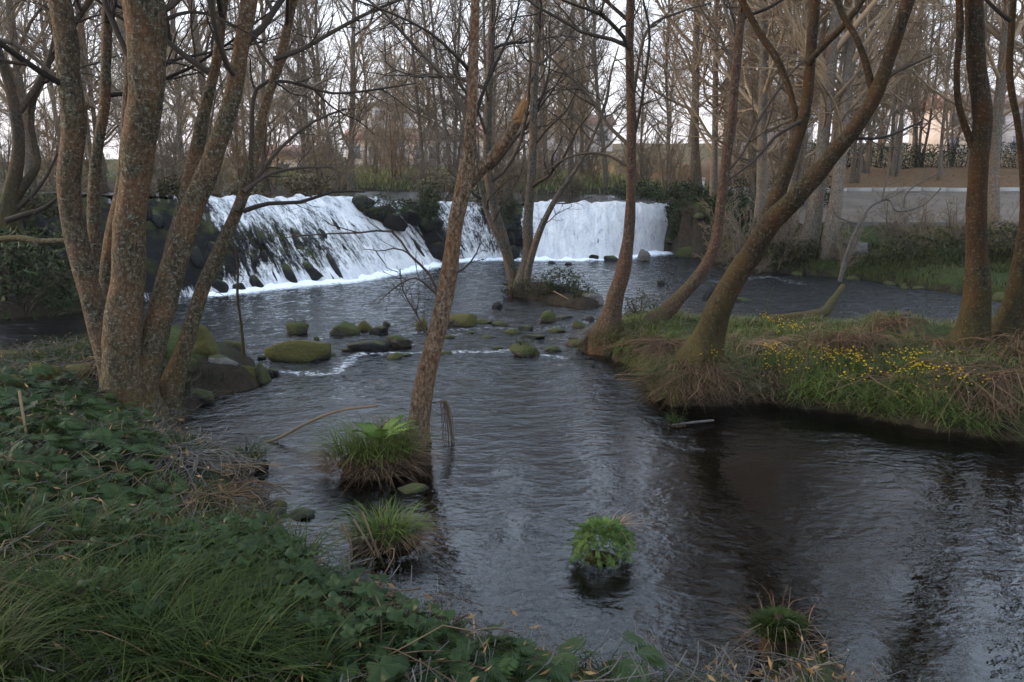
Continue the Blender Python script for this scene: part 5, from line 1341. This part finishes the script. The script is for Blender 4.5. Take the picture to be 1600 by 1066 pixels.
stick('pale_stick', 'bare pale stick leaning from the big tussock down into the water', [[(612, 680, 7.9, 5), (600, 720, 7.85, 6), (585, 778, 7.8, 8)]], 'dry', 'stick')
stick('brown_stick', 'thin brown stick standing in the water below the pale one', [[(577, 760, 7.6, 4), (570, 790, 7.55, 5), (563, 815, 7.5, 4)]], 'wood', 'stick')
for k, (a, b, c, lab) in enumerate([((534, 818), (548, 850), (549, 902), 'pale bent reed stalk dipping in the water, leftmost of three before the low tussock'), ((552, 812), (570, 840), (586, 868), 'pale reed stalk in the middle of three before the low tussock'), ((566, 800), (580, 838), (592, 872), 'pale reed stalk nearest the low tussock of the three')]):
    D_ = G(590, 872)[1]; stick('reed_stalk', lab, [[(*a, D_, 3.5), (*b, D_, 4), (*c, D_ - .05, 2.5)]], 'dry', 'reed')
stick('mossy_log', 'mossy log lying on the far edge of the island and pointing into the channel', [[(1150, 508, 13.0, 12.8), (1200, 502, 13.1, 17.6), (1255, 497, 13.2, 20.8), (1285, 490, 13.3, 17.6), (1300, 472, 13.5, 12.0), (1318, 446, 13.8, 8.0)]], 'log', 'log', 3)
stick('dead_branch', 'grey leafless fallen branch with crooked forks propped on the right bank', [[(1312, 440, 19, 7.2), (1322, 400, 19, 6.6), (1338, 360, 19, 6.0), (1352, 336, 19, 4.8)], [(1345, 345, 19, 4.2), (1362, 322, 19, 3.6), (1388, 312, 19, 3.6), (1402, 330, 18.8, 3.0), (1440, 322, 18.7, 2.4), (1470, 295, 18.7, 1.8)], [(1378, 315, 19, 3.0), (1385, 280, 19, 2.4), (1398, 240, 19, 1.8)], [(1412, 325, 18.8, 2.4), (1418, 300, 18.8, 2.4), (1450, 280, 18.8, 1.8), (1480, 265, 18.8, 1.2)], [(1340, 350, 19, 2.4), (1310, 340, 19, 1.8), (1300, 325, 19, 1.2)]], 'deadwood', 'branch', 7)
stick('sapling', 'thin bare sapling rising from the shore rocks left of the long flat boulder', [[(381, 560, 10.0, 6), (377, 510, 10.0, 5), (371, 460, 10.0, 4), (372, 420, 10.0, 3), (366, 380, 10.0, 2)]], 'dark', 'sapling', 5)
stick('bent_stem', 'pale stem lying across the feathery herbs at the left edge', [[(-20, 835, 5.3, 5), (30, 800, 5.5, 5), (80, 768, 5.7, 5), (140, 742, 5.9, 3)]], 'dry', 'stem')
stick('bent_stem', 'second pale stem crossing just above the first over the feathery herbs', [[(-20, 808, 5.4, 3.5), (40, 778, 5.55, 4), (85, 762, 5.7, 4), (125, 748, 5.8, 2)]], 'dry', 'stem')
stick('dead_stalk', 'short upright straw-coloured stalk among the feathery herbs', [[(30, 610, 6.6, 4), (38, 660, 6.5, 4), (48, 715, 6.4, 4)]], 'dry', 'stalk')
stick('crooked_twig', 'pale crooked twig lying between the herbs and the long grass', [[(165, 848, 5.2, 3.5), (215, 846, 5.2, 4), (250, 849, 5.15, 5), (288, 875, 5.1, 3)]], 'dry', 'twig')
stick('drift_branch', 'pale drift twigs floating on the water right of the fern clump', [[(1012, 906, 5.85, 3), (1045, 910, 5.83, 4), (1075, 912, 5.8, 3)], [(1018, 908, 5.85, 3), (1040, 918, 5.8, 3), (1058, 924, 5.75, 2)]], 'dry', 'branch')
stick('drift_stick', 'small pale stick lying in the water off the island edge', [[(1050, 664, 9.0, 3), (1085, 660, 9.1, 4), (1115, 657, 9.2, 3)]], 'deadwood', 'stick')
stick('pale_pole', 'pale straight pole stuck in the brushy islet', [[(865, 455, 17.2, 1.6), (880, 463, 17.0, 1.8), (892, 470, 16.9, 1.6)]], 'dry', 'pole')
stick('white_stick', 'whitish stick lying on the turf in front of the stout right-hand tree', [[(1405, 530, 12.2, 3), (1440, 524, 12.2, 4), (1492, 515, 12.3, 4)]], 'dry', 'stick')
for k, (pts, lab) in enumerate([([(400, 805), (450, 845), (520, 890), (600, 945)], 'long brown twig along the edge of the near bank'), ([(700, 980), (735, 960), (742, 1005)], 'bent straw at the bottom of the near bank'), ([(455, 950), (480, 920), (530, 950), (600, 960)], 'bent straw lying over the lobed leaves'), ([(640, 975), (690, 1010), (760, 1040)], 'dead stem slanting down to the water at the bottom edge')]):
    D_ = hit(*pts[0])[1]; D2 = hit(*pts[-1])[1]
    stick('fallen_straw', lab, [[(x, y, D_ + (D2 - D_) * i / (len(pts) - 1) - .05, 3.5) for i, (x, y) in enumerate(pts)]], 'dry' if k else 'deadwood', 'stem')
# heaps of dead stalks bent over the island and its edge
def stalkheap(px, py, wpx, lpx, n, label, az=-1.57, spread=.7, mat='reddry', z=None, arch=.5):
    P0 = hit(px, py); s = GS(px, py, P0[2]); W, L = wpx * s / FPX / 2, lpx * s / FPX
    root = thing('stalk_heap', label, 'dead stalks', P0)
    n = int(n * .75); a = az + rng.normal(0, spread, n) + rng.choice([0, 0, 0, 1.6, -1.4], n); l = rng.uniform(.3, 1.15, n) * L; cv = rng.normal(0, .9, n); x0 = rng.uniform(-W, W, n); y0 = rng.uniform(-.25, .25, n) * W
    P = np.zeros((n, 7, 3)); up = rng.uniform(.3, 1.0, n) * arch
    for k in range(7):
        t = k / 6
        P[:, k] = np.stack([x0 + np.cos(a + cv * t) * l * t + rng.normal(0, .012, n), y0 + np.sin(a + cv * t) * l * t + rng.normal(0, .012, n), np.maximum(up * l * (2.2 * t - 2.6 * t * t) , -.6) + .02], 1)
    g_ = land(P0[0] + P[:, :, 0], P0[1] + P[:, :, 1]) - P0[2]
    P[:, :, 2] = np.maximum(P[:, :, 2], np.maximum(g_, -P0[2]) + .01)
    mb = MB(); mb.tubes(P, np.full((n, 7), .0042) * rng.uniform(.6, 1.3, n)[:, None], 4)
    o = mb.build('stalks', M_[mat], root); tag(o, kind='stuff')
    return root
stalkheap(1330, 540, 90, 75, 200, 'tangled heap of dead brown stalks in the middle back of the island', -1.2, 1.3, arch=.9)
stalkheap(1390, 515, 55, 55, 110, 'rounded brown heap of dead stalks on the far edge of the island', -1.57, 1.6, arch=1.1)
stalkheap(1180, 540, 60, 80, 170, 'yellowish dead grass swept down to the right of the forked mossy tree', -.9, .4, 'dry', arch=.4)
stalkheap(1060, 540, 60, 90, 130, 'greyish dead stems trailing left of the forked mossy tree', -2.2, .5, 'reddry', arch=.3)
stalkheap(1090, 590, 60, 80, 70, 'reddish stalks fallen fan-like over the left front corner of the island', -.7, .35, arch=.35)
stalkheap(1030, 590, 40, 70, 60, 'dead stalks dipping into the water at the left end of the island', -2.0, .4, arch=.3)
stalkheap(1275, 560, 16, 100, 26, 'thin bundle of reddish stalks hanging upright down the front of the island', -1.57, .12, arch=.2)
stalkheap(1350, 625, 20, 75, 26, 'second hanging bundle of reddish stalks, nearer the middle of the island front', -1.6, .15, arch=.2)
stalkheap(1400, 590, 70, 110, 120, 'crossing dead stems between the yellow flower patches', -.8, .5, arch=.25)
stalkheap(1470, 540, 80, 70, 150, 'reddish dead bracken left of the stout right-hand tree', -2.0, 1.0, arch=.5)
stalkheap(1560, 600, 110, 140, 330, 'big sheaf of reddish dead stalks spilling into the water at the right edge', -2.2, .7, arch=.55)
stalkheap(1600, 560, 60, 100, 120, 'upright dead stalks behind the big sheaf at the right edge', -1.2, 1.4, arch=1.2)
stalkheap(150, 580, 70, 70, 140, 'dry straw and weeds around the foot of the clump of trunks', -1.6, 1.3, 'dry', arch=.6)
stalkheap(270, 720, 90, 110, 160, 'dead grey stems matted on the bank below the clump of trunks', -.9, .8, 'deadwood', arch=.35)
stalkheap(330, 780, 70, 90, 120, 'brown dead stems tangled above the muddy shore', -.7, .8, 'reddry', arch=.4)
stalkheap(430, 862, 80, 90, 130, 'dead grey-brown stems tangled along the near bank edge above the lobed leaves', -.6, .7, 'deadwood', arch=.35)
stalkheap(545, 940, 80, 80, 110, 'brown dead stems hanging over the water at the middle of the near bank', -.5, .8, 'reddry', arch=.35)
stalkheap(345, 735, 60, 70, 90, 'pale dead stems lying on the mud by the small mossy tuft', -.4, .9, 'dry', arch=.25)
stalkheap(30, 850, 60, 120, 40, 'straw stems lying out of the herbs at the left edge', .4, .4, 'dry', arch=.4)

# ------------------------------------------------------------------ yellow flowers on the island
def flowers(px, py, wpx, hpx, n, label):
    P0 = hit(px, py); s = GS(px, py, P0[2]); W = wpx * s / FPX / 2
    y1 = hit(px, py - hpx / 2)[1] - P0[1]; y0 = hit(px, py + hpx / 2)[1] - P0[1]
    root = thing('flower_patch', label, 'flowers', P0, 'yellow flower patches on the island')
    m = n * 3
    x = rng.normal(0, .45, m) * W; y = rng.uniform(y0, y1, m); z = land(P0[0] + x, P0[1] + y) - P0[2]
    k = z > -P0[2] + .08; x, y, z = x[k], y[k], z[k]
    mb = MB(); mb.add(*blades(np.c_[x, y, z], rng.uniform(.10, .22, len(x)), np.full(len(x), .009), rng.uniform(.2, .8, len(x)))); o = mb.build('leaves', M_['turf'], root); tag(o, kind='stuff')
    x, y, z = x[:n], y[:n], z[:n] + rng.uniform(.12, .21, len(x[:n]))
    mb = MB(); st_ = MB()
    for i in range(len(x)):
        a = rng.uniform(0, 6.28); r = rng.uniform(.011, .019); t = rng.uniform(-.5, .5, 2)
        c = np.array([x[i], y[i], z[i]]); V = [c]
        for q_ in range(10):
            b = a + q_ * .628; rr = r * (1 if q_ % 2 == 0 else .55); V.append(c + [math.cos(b) * rr, math.sin(b) * rr * .9, .008 + rr * (t[0] * math.cos(b) + t[1] * math.sin(b)) - .2 * math.sin(b) * rr])
        mb.add(V, [np.array([[0, 1 + q_, 1 + (q_ + 1) % 10] for q_ in range(10)])])
        mb.add(*tubes(np.array([c, c + [0, -.012, .012]]), np.array([.004, .006]), 5))
        st_.add(*tubes(np.array([c - [0, 0, .16], c]), np.array([.002, .0018]), 3))
    o = mb.build('blossoms', M_['daff'], root); tag(o, kind='stuff'); o = st_.build('stems', M_['grass'], root); tag(o, kind='stuff')
flowers(1225, 525, 70, 30, 60, 'patch of yellow flowers at the back of the island right of the forked tree')
flowers(1225, 588, 100, 60, 80, 'patch of yellow flowers left of the hanging reddish bundle')
flowers(1330, 606, 120, 84, 130, 'thick patch of yellow flowers at the middle of the island front')
flowers(1455, 606, 140, 80, 160, 'largest patch of yellow flowers on the right half of the island')
flowers(1115, 578, 30, 16, 12, 'few yellow flowers in the grass before the forked mossy tree')

# ------------------------------------------------------------------ evening air
hz = MB(); hz.add(*boxv(-100, 135, -21, 179, -1.9, 30))
m, nt, out = newmat('evening_haze')
vol = N(nt, 'ShaderNodeVolumePrincipled', {'Color': (.93, .94, 1, 1), 'Density': .0003})
nt.links.new(vol.outputs[0], out.inputs['Volume'])
o = hz.build('haze', m, None, False); tag(o, 'thin evening haze in the air', 'haze', kind='stuff')
